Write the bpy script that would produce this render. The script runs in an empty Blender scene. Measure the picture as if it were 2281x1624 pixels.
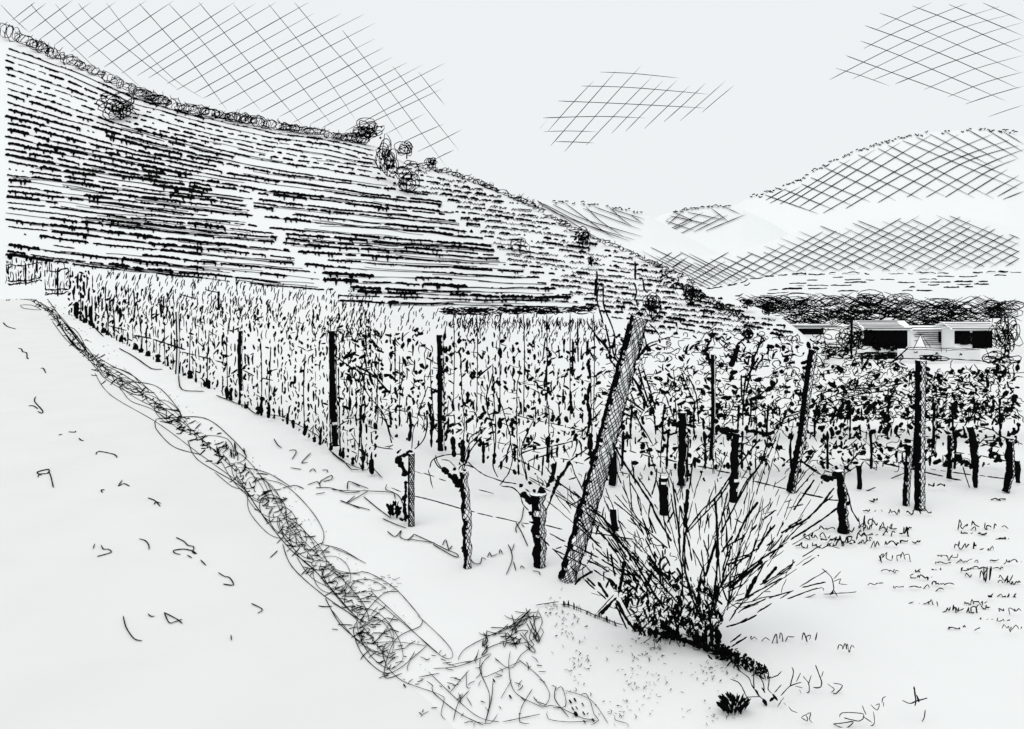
import bpy, math, random
from math import sin, cos, pi, radians

random.seed(11)
R = random.random
U = random.uniform
scene = bpy.context.scene
COL = scene.collection

# ------------------------------------------------------------------ view geometry
# level camera 2.4 m above the track; D = a 2281 x 1624 sheet grid used to survey the place
F, CX, HY, H = 1825.0, 1140.5, 570.0, 2.4


def W(x, y, Y):
    return ((x - CX) * Y / F, Y, H - (y - HY) * Y / F)


def sm(a, b, t):
    t = max(0.0, min(1.0, (t - a) / (b - a)))
    return t * t * (3 - 2 * t)


def gz(X, Y):
    """ground height: flat by the track, dropping into the valley on the right"""
    if Y <= 9:
        return 0.0
    px = CX + F * X / Y
    return -min(12.0, 0.107 * (Y - 9)) * sm(700, 1300, px)


def gY(x, y):
    """depth of the ground seen at (x, y)"""
    a, b = 1.0, 2.0
    f = lambda Y: (H - (y - HY) * Y / F) - gz((x - CX) * Y / F, Y)
    while f(b) > 0 and b < 400:
        a = b
        b *= 1.15
    for _ in range(30):
        m = (a + b) / 2
        if f(m) > 0:
            a = m
        else:
            b = m
    return (a + b) / 2


def G(x, y, up=0.004):
    Y = gY(x, y)
    X = (x - CX) * Y / F
    return (X, Y, gz(X, Y) + up)


def lerp_poly(poly, x):
    if x <= poly[0][0]:
        (x0, y0), (x1, y1) = poly[0], poly[1]
    elif x >= poly[-1][0]:
        (x0, y0), (x1, y1) = poly[-2], poly[-1]
    else:
        for k in range(len(poly) - 1):
            if poly[k][0] <= x <= poly[k + 1][0]:
                (x0, y0), (x1, y1) = poly[k], poly[k + 1]
                break
    return y0 + (y1 - y0) * (x - x0) / (x1 - x0)


S1 = 0.35156
TILES = {'A': (0, 0, S1), 'B': (739.5, 0, S1), 'C': (1479.1, 0, S1),
         'D': (0, 525.7, S1), 'E': (739.5, 525.7, S1), 'F': (1479.1, 525.7, S1),
         'G': (0, 1054.1, S1), 'H': (739.5, 1054.1, S1), 'I': (1479.1, 1054.1, S1),
         'J': (1229.6, 971.2, 0.31279), 'K': (828.6, 891.0, 0.26066), 'L': (1782.0, 695.0, 0.31822),
         'Z': (0, 0, 1.0)}


def S(tile, text, w=None):
    """'w x,y x,y ...; ...' -> [(w, [(x, y)...])] in D units; with w given the strokes carry no own width"""
    ox, oy, s = TILES[tile]
    out = []
    for part in text.split(';'):
        t = part.split()
        if not t:
            continue
        ww = w
        if w is None:
            ww = float(t[0]) * s
            t = t[1:]
        pts = []
        for q in t:
            a, b = q.split(',')
            pts.append((ox + float(a) * s, oy + float(b) * s))
        out.append((ww, pts))
    return out


# ------------------------------------------------------------------ materials
def mat(name, build):
    m = bpy.data.materials.new(name)
    m.use_nodes = True
    nt = m.node_tree
    b = nt.nodes['Principled BSDF']
    build(nt, b)
    return m


def paper(name, c0, c1, sc, bump):
    def f(nt, b):
        tc = nt.nodes.new('ShaderNodeTexCoord')
        n = nt.nodes.new('ShaderNodeTexNoise')
        n.inputs['Scale'].default_value = sc
        n.inputs['Detail'].default_value = 6
        r = nt.nodes.new('ShaderNodeValToRGB')
        r.color_ramp.elements[0].position = 0.3
        r.color_ramp.elements[1].position = 0.7
        r.color_ramp.elements[0].color = (*c0, 1)
        r.color_ramp.elements[1].color = (*c1, 1)
        nt.links.new(tc.outputs['Object'], n.inputs['Vector'])
        nt.links.new(n.outputs['Fac'], r.inputs['Fac'])
        nt.links.new(r.outputs['Color'], b.inputs['Base Color'])
        b.inputs['Roughness'].default_value = 1
        b.inputs['Specular IOR Level'].default_value = 0
    return mat(name, f)


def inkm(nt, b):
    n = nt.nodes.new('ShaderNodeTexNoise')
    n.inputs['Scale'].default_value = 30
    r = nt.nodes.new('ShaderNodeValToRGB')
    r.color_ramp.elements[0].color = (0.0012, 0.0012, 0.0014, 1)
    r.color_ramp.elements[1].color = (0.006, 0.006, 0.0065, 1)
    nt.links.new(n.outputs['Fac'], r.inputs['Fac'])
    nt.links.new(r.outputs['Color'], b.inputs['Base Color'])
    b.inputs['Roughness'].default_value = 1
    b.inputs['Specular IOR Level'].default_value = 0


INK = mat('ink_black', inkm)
GROUND = paper('pale_ground', (0.745, 0.752, 0.747), (0.765, 0.772, 0.767), 1.3, 0)
PATHM = paper('pale_track', (0.688, 0.69, 0.678), (0.715, 0.717, 0.705), 1.1, 0)
HILLM = paper('pale_hillside', (0.725, 0.738, 0.742), (0.742, 0.755, 0.759), 0.05, 0)
WOODM = paper('pale_wood', (0.82, 0.838, 0.845), (0.85, 0.87, 0.88), 9, 0)
WALLM = paper('white_plaster', (0.87, 0.88, 0.882), (0.9, 0.91, 0.912), 0.6, 0)
MATS = [HILLM, INK]
WMATS = [WALLM, INK]


# ------------------------------------------------------------------ mesh collector
class MB:
    def __init__(self):
        self.v, self.f, self.m = [], [], []

    def tube(self, pts, rad, n=4, mi=1, yscale=1.0):
        """closed tube through 3D points; radii taper or swell as given"""
        if len(pts) < 2:
            return
        base = len(self.v)
        L = len(pts)
        for i, p in enumerate(pts):
            a = pts[max(0, i - 1)]
            b = pts[min(L - 1, i + 1)]
            tx, ty, tz = b[0] - a[0], b[1] - a[1], b[2] - a[2]
            l = math.sqrt(tx * tx + ty * ty + tz * tz) or 1e-9
            tx, ty, tz = tx / l, ty / l, tz / l
            # u: in the X-Z sense, v: the rest
            ux, uy, uz = -tz, 0.0, tx
            l = math.sqrt(ux * ux + uz * uz)
            if l < 0.15:
                ux, uy, uz = 1.0, 0.0, 0.0
                d = ux * tx
                ux, uy, uz = ux - d * tx, -d * ty, -d * tz
                l = math.sqrt(ux * ux + uy * uy + uz * uz)
            ux, uy, uz = ux / l, uy / l, uz / l
            vx, vy, vz = ty * uz - tz * uy, tz * ux - tx * uz, tx * uy - ty * ux
            r = rad[i]
            for k in range(n):
                c, s = cos(2 * pi * k / n + .4), sin(2 * pi * k / n + .4) * yscale
                self.v.append((p[0] + r * (c * ux + s * vx), p[1] + r * (c * uy + s * vy), p[2] + r * (c * uz + s * vz)))
        for i in range(L - 1):
            for k in range(n):
                a = base + i * n + k
                b = base + i * n + (k + 1) % n
                self.f.append((a, b, b + n, a + n))
                self.m.append(mi)
        self.f.append(tuple(base + k for k in range(n))[::-1])
        self.f.append(tuple(base + (L - 1) * n + k for k in range(n)))
        self.m += [mi, mi]

    def box(self, x0, x1, y0, y1, z0, z1, mi=0):
        b = len(self.v)
        self.v += [(x, y, z) for z in (z0, z1) for y in (y0, y1) for x in (x0, x1)]
        self.f += [(b, b + 2, b + 3, b + 1), (b + 4, b + 5, b + 7, b + 6), (b, b + 1, b + 5, b + 4),
                   (b + 2, b + 6, b + 7, b + 3), (b, b + 4, b + 6, b + 2), (b + 1, b + 3, b + 7, b + 5)]
        self.m += [mi] * 6

    def build(self, name, parent=None, mats=None, smooth=False):
        me = bpy.data.meshes.new(name)
        loc = (0, 0, 0)
        if parent is not None:
            loc = parent.location
        elif self.v:
            xs = [p[0] for p in self.v]
            ys = [p[1] for p in self.v]
            loc = (sum(xs) / len(xs), sum(ys) / len(ys), min(p[2] for p in self.v))
        me.from_pydata([(p[0] - loc[0], p[1] - loc[1], p[2] - loc[2]) for p in self.v], [], self.f)
        for m in (mats or MATS):
            me.materials.append(m)
        me.polygons.foreach_set('material_index', self.m)
        if smooth:
            me.polygons.foreach_set('use_smooth', [True] * len(self.f))
        o = bpy.data.objects.new(name, me)
        COL.objects.link(o)
        if parent is not None:
            o.parent = parent
        else:
            o.location = loc
        return o


def tag(o, label=None, cat=None, group=None, kind=None):
    if label:
        o['label'] = label
    if cat:
        o['category'] = cat
    if group:
        o['group'] = group
    if kind:
        o['kind'] = kind
    return o


def empty(name, loc, label, cat, group=None):
    o = bpy.data.objects.new(name, None)
    o.location = loc
    o.empty_display_size = 0.2
    COL.objects.link(o)
    return tag(o, label, cat, group)


ORD = ('first second third fourth fifth sixth seventh eighth ninth tenth eleventh twelfth thirteenth fourteenth fifteenth '
       'sixteenth seventeenth eighteenth nineteenth twentieth').split()
ORD += ['twenty-' + w for w in ORD[:9]] + ['thirtieth'] + ['thirty-' + w for w in ORD[:9]] + ['fortieth']


# ------------------------------------------------------------------ stroke helpers
def resample(pts, step):
    out = [pts[0]]
    for a, b in zip(pts, pts[1:]):
        d = math.hypot(b[0] - a[0], b[1] - a[1])
        n = max(1, int(d / step))
        for i in range(1, n + 1):
            out.append((a[0] + (b[0] - a[0]) * i / n, a[1] + (b[1] - a[1]) * i / n))
    return out


def spline(pts, step=6.0):
    """Catmull-Rom through sketch points"""
    if len(pts) < 3:
        return resample(pts, step)
    P = [pts[0]] + list(pts) + [pts[-1]]
    out = []
    for i in range(1, len(P) - 2):
        p0, p1, p2, p3 = P[i - 1:i + 3]
        n = max(2, int(math.hypot(p2[0] - p1[0], p2[1] - p1[1]) / step))
        for k in range(n):
            t = k / n
            q = []
            for c in (0, 1):
                q.append(0.5 * (2 * p1[c] + (p2[c] - p0[c]) * t + (2 * p0[c] - 5 * p1[c] + 4 * p2[c] - p3[c]) * t * t
                                + (3 * p1[c] - p0[c] - 3 * p2[c] + p3[c]) * t ** 3))
            out.append(tuple(q))
    out.append(pts[-1])
    return out


def stroke(mb, pts, w, to3, taper=0.5, wob=0.0, rough=0.12, n=4, smooth=True, step=6.0, fade=(0, 0)):
    """a pen stroke of sheet width w along pts; to3 places a point in the world and returns (point, metres per unit)"""
    P = spline(pts, step) if smooth else resample(pts, step)
    L = len(P)
    a3, rr = [], []
    wx = wy = 0
    for i, (x, y) in enumerate(P):
        if wob:
            wx = wx * .7 + U(-wob, wob)
            wy = wy * .7 + U(-wob, wob)
        p, k = to3(x + wx, y + wy)
        r = w * 0.5 * k * (1 + U(-rough, rough))
        if i == 0 or i == L - 1:
            r *= taper
        t = i / max(1, L - 1)
        if fade[0] and t < fade[0]:
            r *= 0.3 + 0.7 * t / fade[0]
        if fade[1] and t > 1 - fade[1]:
            r *= 0.3 + 0.7 * (1 - t) / fade[1]
        a3.append(p)
        rr.append(r)
    mb.tube(a3, rr, n)


def plane(Y, jit=0.0):
    Yj = Y + U(-jit, jit)
    return lambda x, y: (W(x, y, Yj), Yj / F)


def onground(up=0.006):
    def f(x, y):
        p = G(x, y, up)
        return p, p[1] / F
    return f


def blob(mb, x, y, w, h, Y, ang=0.0):
    """an angular leaf-like clump: short ragged wedge of ink"""
    k = Y / F
    n = random.choice((3, 4, 4, 5))
    w, h = w * .78, h * 1.22
    pts, rad = [], []
    bx, by = U(-.35, .35) * w, U(-.15, .15) * h
    e0, e1 = U(.2, 1.0), U(.15, .9)
    for i in range(n):
        t = i / (n - 1) - .5
        px = x + t * h * sin(ang) + bx * (1 - 4 * t * t) + U(-.12, .12) * w
        py = y + t * h * cos(ang) + by * t
        pts.append(W(px, py, Y))
        f = e0 if i == 0 else (e1 if i == n - 1 else U(.7, 1.3))
        rad.append(w * .5 * k * f)
    mb.tube(pts, rad, 4)


def limb(mb, pts, w, Y, black=0.4, net=True, gap=0.06, edge=2.2, spacing=11.0, seg=5.0, netw=1.9, dY=None, gnarl=0.0):
    """a post or trunk: a solid round body, an inked left side and a wire net wound round it"""
    P = spline(pts, seg) if len(pts) > 2 else resample(pts, seg)
    L = len(P)
    N = 18
    if not isinstance(w, (list, tuple)):
        w = [w, w]
    base = len(mb.v)
    ph0 = U(0, 6.28)
    rings = []
    for i, (x, y) in enumerate(P):
        t = i / (L - 1)
        ww = w[0] + (w[-1] - w[0]) * t if len(w) == 2 else lerp_poly([(k / (len(w) - 1), q) for k, q in enumerate(w)], t)
        a, b = P[max(0, i - 1)], P[min(L - 1, i + 1)]
        dx, dy = b[0] - a[0], b[1] - a[1]
        l = math.hypot(dx, dy) or 1
        nx, ny = dy / l, -dx / l           # to the right when the limb runs downward
        Yc = Y + (dY * (1 - t) if dY else 0)
        gn = gnarl * (sin(i * .55 + ph0) + .8 * sin(i * 1.27 + 2 * ph0))
        c = W(x + gn * ww * .45, y, Yc)
        r = ww * .5 * Yc / F * (1 + U(-.06, .06) + gnarl * 1.1 * sin(i * .8 + 3 * ph0) + gnarl * U(-.5, .5))
        rings.append((c, r, nx, -ny, Yc))
        for k in range(N):
            th = 2 * pi * k / N
            mb.v.append((c[0] + r * cos(th) * nx, c[1] + r * sin(th), c[2] - r * cos(th) * ny))
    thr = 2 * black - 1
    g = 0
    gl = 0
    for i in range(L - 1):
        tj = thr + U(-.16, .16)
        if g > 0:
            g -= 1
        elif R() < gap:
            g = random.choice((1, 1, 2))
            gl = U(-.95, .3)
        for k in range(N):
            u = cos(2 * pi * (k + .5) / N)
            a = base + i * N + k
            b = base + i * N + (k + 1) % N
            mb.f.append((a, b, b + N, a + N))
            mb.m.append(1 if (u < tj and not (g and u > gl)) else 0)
    mb.f.append(tuple(base + k for k in range(N)))
    mb.f.append(tuple(base + (L - 1) * N + k for k in range(N))[::-1])
    mb.m += [0, 0]

    def at(i, th, f=1.02):
        c, r, nx, ny, Yc = rings[i]
        return (c[0] + f * r * cos(th) * nx, c[1] + f * r * sin(th), c[2] + f * r * cos(th) * ny)
    k = Y / F
    nb = MB()
    if edge:
        for th in (0.0, pi):
            nb.tube([at(i, th + U(-.1, .1), 1.0) for i in range(L)], [edge * .5 * k * U(.6, 1.2) for _ in range(L)], 4)
    if net:
        plen = (L - 1) * seg
        for sgn in (1, -1):
            avg = sum(w) / len(w)
            turn = plen / max(8.0, avg * 1.5) * 1.0      # half turns down the limb
            cnt = max(2, int(pi * avg / spacing * 1.2))
            for j in range(cnt):
                ph = 2 * pi * j / cnt + U(-.15, .15)
                run = []
                for i in range(L):
                    th = ph + sgn * pi * turn * i / (L - 1) * .55
                    run.append((i, th))
                nb.tube([at(i, th) for i, th in run], [netw * .5 * k * U(.6, 1.2) for _ in run], 3)
    return nb


# ------------------------------------------------------------------ camera, world, light
cam = bpy.data.cameras.new('camera')
co = bpy.data.objects.new('camera', cam)
COL.objects.link(co)
co.location = (0, 0, H)
co.rotation_euler = (radians(90), 0, 0)
cam.sensor_width = 36
cam.lens = 36 * F / 2281
cam.shift_y = -(812 - HY) / 2281
cam.clip_start = 0.05
cam.clip_end = 6000
scene.camera = co

w = bpy.data.worlds.new('World')
scene.world = w
w.use_nodes = True
nt = w.node_tree
bg = nt.nodes['Background']
sky = nt.nodes.new('ShaderNodeTexSky')
sky.sky_type = 'NISHITA'
sky.sun_disc = False
sky.sun_elevation = radians(58)
sky.sun_rotation = radians(200)
hs = nt.nodes.new('ShaderNodeHueSaturation')
hs.inputs['Saturation'].default_value = 0.12
mx = nt.nodes.new('ShaderNodeMix')
mx.data_type = 'RGBA'
mx.inputs['Factor'].default_value = 0.96
mx.inputs['B'].default_value = (8.66, 9.0, 9.12, 1)      # even overcast layer
nt.links.new(sky.outputs['Color'], hs.inputs['Color'])
nt.links.new(hs.outputs['Color'], mx.inputs['A'])
nt.links.new(mx.outputs['Result'], bg.inputs['Color'])
bg.inputs['Strength'].default_value = 0.1

sun = bpy.data.lights.new('sun', 'SUN')
sun.energy = 1.3
sun.angle = radians(60)
sun.color = (1, 0.985, 0.96)
so = bpy.data.objects.new('sun', sun)
so.rotation_euler = (radians(32), 0, radians(-20))
so.location = (0, -20, 40)
COL.objects.link(so)

scene.view_settings.view_transform = 'Standard'
scene.view_settings.look = 'None'
scene.view_settings.exposure = 0.0
scene.view_settings.gamma = 1
scene.render.engine = 'CYCLES'
scene.cycles.max_bounces = 6
scene.cycles.diffuse_bounces = 4

# ------------------------------------------------------------------ ground and track
def axis(lims):
    out = []
    for a, b, s in lims:
        v = a
        while v < b - 1e-6:
            out.append(v)
            v += s
    out.append(lims[-1][1])
    return out


mb = MB()
xs = axis([(-2500, -400, 300), (-400, -60, 20), (-60, 60, 2), (60, 400, 20), (400, 2500, 300)])
ys = axis([(-600, -60, 90), (-60, 8, 4), (8, 40, 1.5), (40, 130, 5), (130, 400, 30), (400, 2600, 300)])
for y in ys:
    for x in xs:
        mb.v.append((x, y, gz(x, y)))
nx = len(xs)
for j in range(len(ys) - 1):
    for i in range(nx - 1):
        a = j * nx + i
        mb.f.append((a, a + 1, a + nx + 1, a + nx))
        mb.m.append(0)
tag(mb.build('ground', mats=[GROUND, INK], smooth=True), kind='structure')

# bare track on the left, its right edge along the grass verge
VERGE = [(15, 662), (70, 668), (120, 700), (165, 760), (230, 830), (330, 890), (420, 965), (510, 1030), (560, 1090), (620, 1160),
         (680, 1230), (740, 1300), (800, 1370), (830, 1420), (880, 1500), (960, 1570), (1010, 1624)]
mb = MB()
edge = resample(VERGE, 25)
cols = 10
for (x, y) in edge:
    p = G(x, y, 0.004)
    for k in range(cols + 1):
        mb.v.append((p[0] - k * 0.7, p[1], 0.004))
p0 = G(*edge[-1], 0.004)
for k in range(cols + 1):
    mb.v.append((p0[0] + .35 - k * .7, -3.0, 0.004))
for j in range(len(edge)):
    for k in range(cols):
        a = j * (cols + 1) + k
        mb.f.append((a, a + 1, a + cols + 2, a + cols + 1)[::-1])
        mb.m.append(0)
tag(mb.build('track', mats=[PATHM, INK]), kind='structure')


# ------------------------------------------------------------------ hills
class Hill:
    def __init__(self, crest, Yb, Yc, x0, x1, p=1.0):
        self.crest, self.Yb, self.Yc, self.x0, self.x1, self.p = crest, Yb, Yc, x0, x1, p

    def base(self, x):
        X = (x - CX) * self.Yb / F
        return HY + (H - gz(X, self.Yb)) * F / self.Yb

    def yc(self, x):
        return self.Yc(x) if callable(self.Yc) else self.Yc

    def depth(self, x, y):
        b, c = self.base(x), lerp_poly(self.crest, x)
        c = min(c, b - 2)
        v = max(-.1, min(1.0, (b - y) / (b - c)))
        return self.Yb + (self.yc(x) - self.Yb) * max(0, v) ** self.p

    def to3(self, lift=1.0):
        def f(x, y):
            Y = self.depth(x, y) - lift
            return W(x, y, Y), Y / F
        return f

    def mesh(self, mb, step=14, nv=26):
        xs = []
        x = self.x0
        while x <= self.x1:
            xs.append(x)
            x += step
        nb = 5
        tot = nv + 1 + nb + 1
        for x in xs:
            b, c = self.base(x), lerp_poly(self.crest, x)
            c = min(c, b - 2)
            Xb = W(x, b, self.Yb)
            mb.v.append((Xb[0] * .98, Xb[1] * .98, Xb[2] - 3))
            for k in range(nv + 1):
                y = b + (c - b) * k / nv
                Y = self.yc(x) * 1.0 if k == nv else self.depth(x, y)
                mb.v.append(W(x, y, Y))
            T = W(x, c, self.yc(x))
            zb = gz(T[0], self.yc(x)) - 1
            for k in range(1, nb + 1):
                t = k / nb
                s = 1 + 0.5 * t
                mb.v.append((T[0] * s, T[1] * s, T[2] + (zb - T[2]) * t * t * (3 - 2 * t)))
        for i in range(len(xs) - 1):
            for k in range(tot - 1):
                a = i * tot + k
                mb.f.append((a, a + 1, a + tot + 1, a + tot)[::-1])
                mb.m.append(0)


CREST = [(-700, -150), (-200, 10), (10, 84), (60, 102), (120, 128), (210, 165), (300, 210), (400, 248), (480, 262), (600, 285),
         (700, 300), (800, 318), (845, 328), (905, 365), (940, 372), (1000, 385), (1060, 405), (1120, 430), (1180, 455), (1240, 490),
         (1300, 525), (1360, 545), (1400, 562), (1460, 590), (1540, 628), (1575, 645), (1640, 668), (1700, 690), (1745, 712), (1775, 738), (1800, 765), (1830, 790)]
big = Hill(CREST, 45.0, None, -700, 1830)
big.Yc = lambda x: 45 + max(8, (big.base(x) - lerp_poly(CREST, x))) * 0.17
mb = MB()
big.mesh(mb, step=8, nv=70)
tag(mb.build('hillside', mats=[HILLM, INK], smooth=True), kind='structure')

# guide lines of the terraces on the left field, one per level
GX = [12, 150, 300, 450, 600, 720, 850, 1000, 1100, 1300]
GD = [[101, 150, 217, 260, 292, 308, 338, 362, 378, 402],
      [200, 243, 290, 328, 362, 380, 400, 420, 432, 452],
      [300, 332, 364, 392, 416, 430, 447, 464, 476, 492],
      [392, 409, 430, 448, 466, 479, 492, 506, 516, 528],
      [472, 488, 506, 522, 537, 547, 556, 566, 574, 584],
      [562, 583, 600, 615, 630, 641, 648, 653, 657, 660],
      [600, 622, 640, 655, 668, 676, 681, 684, 686, 690]]


def guide(lv, x):
    k = min(len(GD) - 2, int(lv))
    t = lv - k
    a = lerp_poly(list(zip(GX, GD[k])), x)
    b = lerp_poly(list(zip(GX, GD[k + 1])), x)
    return a + (b - a) * t


GULLY = [(330, 838), (345, 838), (420, 868), (445, 985), (490, 1010), (520, 1055), (560, 1108), (590, 1120), (620, 1200), (640, 1222), (655, 1268), (690, 1300)]
GAPP = [(420, 545), (480, 565), (510, 600), (560, 640), (600, 690), (640, 735), (680, 760)]     # sandy gap between two blocks
rt = big.to3(0.3)


def dash_row(mb, x0, x1, yf, wf, dense=0.85, lenr=(10, 60), gapr=(3, 10), rough=.38, thin=.0):
    x = x0
    while x < x1:
        ln = U(*lenr) * (1.5 if R() < .15 else 1)
        e = min(x1, x + ln)
        if e - x > 3 and R() < dense:
            w = wf((x + e) / 2) * random.choice((.5, .75, .9, 1.0, 1.1, 1.25, 1.5))
            pts, rad = [], []
            q = x
            tilt = U(-1.2, 1.2)
            while q < e + .1:
                y = yf(q) + U(-.5, .5) + tilt * (q - x) / (e - x)
                p, k = rt(q, y)
                pts.append(p)
                rad.append(w * .5 * k * U(1 - rough, 1 + rough))
                q += 3.4
            if len(pts) > 1:
                rad[0] *= .55
                rad[-1] *= .55
                mb.tube(pts, rad, 6, yscale=.45)
                if R() < .8 and len(pts) > 3:            # ragged little feet under the row
                    for _ in range(int((e - x) / 16)):
                        qx = U(x, e)
                        y = yf(qx)
                        hgt = w * U(.35, .95)
                        a, k = rt(qx, y)
                        b, k = rt(qx + U(-1.5, 1.5), y + hgt)
                        mb.tube([a, b], [w * .38 * k, 1.2 * k], 3)
        elif R() < .6:
            for _ in range(random.randint(1, 4)):
                qx = U(x, e)
                a, k = rt(qx, yf(qx))
                b, k = rt(qx + U(2, 5), yf(qx + 3) + U(-.5, 1))
                mb.tube([a, b], [U(1.4, 2.6) * k, U(.6, 1.6) * k], 4)
        x = e + U(*gapr)


def thin_line(mb, x0, x1, yf, w=1.5, drift=5.0):
    n = max(3, int((x1 - x0) / 14))
    d0, d1 = U(-drift, drift), U(-drift, drift)
    pts, rad = [], []
    for i in range(n + 1):
        t = i / n
        x = x0 + (x1 - x0) * t
        p, k = rt(x, yf(x) + d0 + (d1 - d0) * t + .6 * sin(x * .05 + d0))
        pts.append(p)
        rad.append(w * .5 * k * U(.8, 1.15))
    mb.tube(pts, rad, 3)


NROW = 34
levels = [r * 5.08 / (NROW - 1) + .03 for r in range(NROW)] + [5.4, 5.8]
for r, lv in enumerate(levels):
    lv += U(-.012, .012)
    yf = lambda x, lv=lv: guide(lv, x) + .8 * sin(x * .021 + lv * 9) + .5 * sin(x * .063 + lv * 4)
    # where the row ends on the right, at the gully
    xe = 838
    for (gy, gx), (gy2, gx2) in zip(GULLY, GULLY[1:]):
        for x in range(int(min(gx, gx2)), int(max(gx, gx2)) + 1, 2):
            t = (x - gx) / ((gx2 - gx) or 1)
            if abs(gy + (gy2 - gy) * t - yf(x)) < 6:
                xe = max(xe, x)
    xe += U(-14, 4)
    if 1.1 < lv < 3.6 and r % 3 == 1:
        xe = min(xe, U(420, 640))
    heavy = 1.0 + .02 * math.exp(-((lv - 2.9) / .9) ** 2)

    def wf(x, lv=lv, heavy=heavy):
        a = 4.5 + 2.3 * sm(0.2, 2.2, lv)
        a *= heavy if x < 420 else (1 + (heavy - 1) * .3)
        if lv > 4.1 and x > 740:
            a *= 1.3
        if x > 480:
            a *= .84
        return a
    xm = None
    if lv > 5.2:
        xm = 742
    elif 425 < yf(600) < 690:
        for (gy, gx), (gy2, gx2) in zip(GAPP, GAPP[1:]):
            if gy <= yf((gx + gx2) / 2) <= gy2:
                xm = (gx + gx2) / 2 + U(-15, 15)
    xstart = 14 + U(-3, 6)
    segs = [(xstart, xe, '')] if xm is None or xe < xm + 40 else [(xstart, xm - U(4, 14), ', left of the sandy gap'), (xm + U(4, 16), xe, ', right of the sandy gap')]
    if lv > 5.2:
        segs = segs[1:]
    for a, b, side in segs:
        mb = MB()
        dn = .8 if lv < .5 else (.92 if lv < 4.3 else .84)
        dash_row(mb, a, b, yf, wf, dense=dn, lenr=(10, 40) if lv < 1.0 else (24, 130))
        nthin = 1 if lv < 1.6 else 2
        if R() < .5:
            thin_line(mb, a, b, yf, 1.7, 1.5)
        for _ in range(nthin):
            q = U(a, max(a + 1, b - 120))
            thin_line(mb, q, min(b, q + U(120, 380)), yf, U(1.2, 1.9))
        if lv > 3.2 and R() < .8 and b - a > 220:
            q = U(a, b - 200)
            for _ in range(2):
                thin_line(mb, q, min(b, q + U(150, 300)), yf, U(1.3, 1.9), 7)
        tag(mb.build('vine_row'), '%s terraced vine row below the wooded crest%s' % (ORD[r], side or ' on the broad left field'), 'vine row',
            'terraced vine rows on the left hillside field')


def crest_at(x):
    return lerp_poly(CREST, x)


# right field of the hill, beyond the gully: finer and more ragged
nr = 0
y0 = 388.0
while y0 < 768:
    mb = MB()
    sl = .125 - .00006 * (y0 - 400)
    yf = lambda x, y0=y0, sl=sl: y0 + sl * (x - 1100) + 1.2 * sin(x * .03 + y0)
    pts_ok = []
    for x in range(860, 1800, 4):
        y = yf(x)
        gx = 838
        for (gy, g1), (gy2, g2) in zip(GULLY, GULLY[1:]):
            if gy <= y <= gy2:
                gx = g1 + (g2 - g1) * (y - gy) / (gy2 - gy)
        if y > 690:
            gx = 1300 + (y - 690) * 2.6
        lo = gx + 16
        if x > lo and y > crest_at(x) + 7 and y < 742 + (x - 1440) * .02:
            pts_ok.append(x)
    if len(pts_ok) > 6:
        a, b = pts_ok[0] + U(-5, 8), pts_ok[-1]
        low = sm(540, 700, y0)
        dash_row(mb, a, b, yf, lambda x: 4.6 + 1.8 * low, dense=.78, lenr=(8, 38), gapr=(3, 8), rough=.5)
        # ragged zigzag pen line
        x = a
        while x < b:
            e = min(b, x + U(15, 60))
            if R() < .8:
                pts, rad = [], []
                q = x
                s = 1
                while q < e:
                    p, k = rt(q, yf(q) + s * U(.6, 3.0) + 2.2)
                    pts.append(p)
                    rad.append(1.0 * k * U(.7, 1.4))
                    q += U(2.2, 4.4)
                    s = -s
                if len(pts) > 1:
                    mb.tube(pts, rad, 3)
            x = e + U(2, 12)
        tag(mb.build('vine_row'), '%s ragged vine row down from the ridge, right of the gully' % ORD[nr], 'vine row',
            'vine rows on the field right of the gully')
        nr += 1
    y0 += 11.6 + U(-.6, .6)


# ------------------------------------------------------------------ scribbled shrubs and trees
def scribble(mb, c, rx, rz, n, w, k, ry=None, loop=(.25, .6), dots=0):
    """one looping pen line tangled through the volume of a crown"""
    ry = ry or rx
    ang = U(0, 6.28)
    px = py = pz = 0.0
    pts = []
    lr = U(*loop)
    tx, ty, tz = 0, 0, 0
    for i in range(n):
        ang += U(.35, .75)
        if i % 9 == 0:
            lr = U(*loop)
            while True:
                tx, ty, tz = U(-1, 1), U(-1, 1), U(-1, 1)
                if tx * tx + ty * ty + tz * tz < 1:
                    break
        px += (tx * .75 - px) * .22
        py += (ty * .75 - py) * .22
        pz += (tz * .75 - pz) * .22
        pts.append((c[0] + rx * (px + lr * cos(ang)), c[1] + ry * (py + .3 * lr * sin(ang * .7)), c[2] + rz * (pz + lr * sin(ang))))
    mb.tube(pts, [w * .5 * k * U(.7, 1.2) for _ in pts], 3)
    for _ in range(dots):
        a = U(0, 6.28)
        q = U(.1, .8)
        x, z = c[0] + rx * q * cos(a), c[2] + rz * q * sin(a)
        mb.tube([(x, c[1] + U(-.3, .3), z), (x + U(-1, 1) * 4 * k, c[1], z + U(-1, 1) * 4 * k)], [U(1.5, 3.5) * k, U(1, 3) * k], 4)


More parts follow.
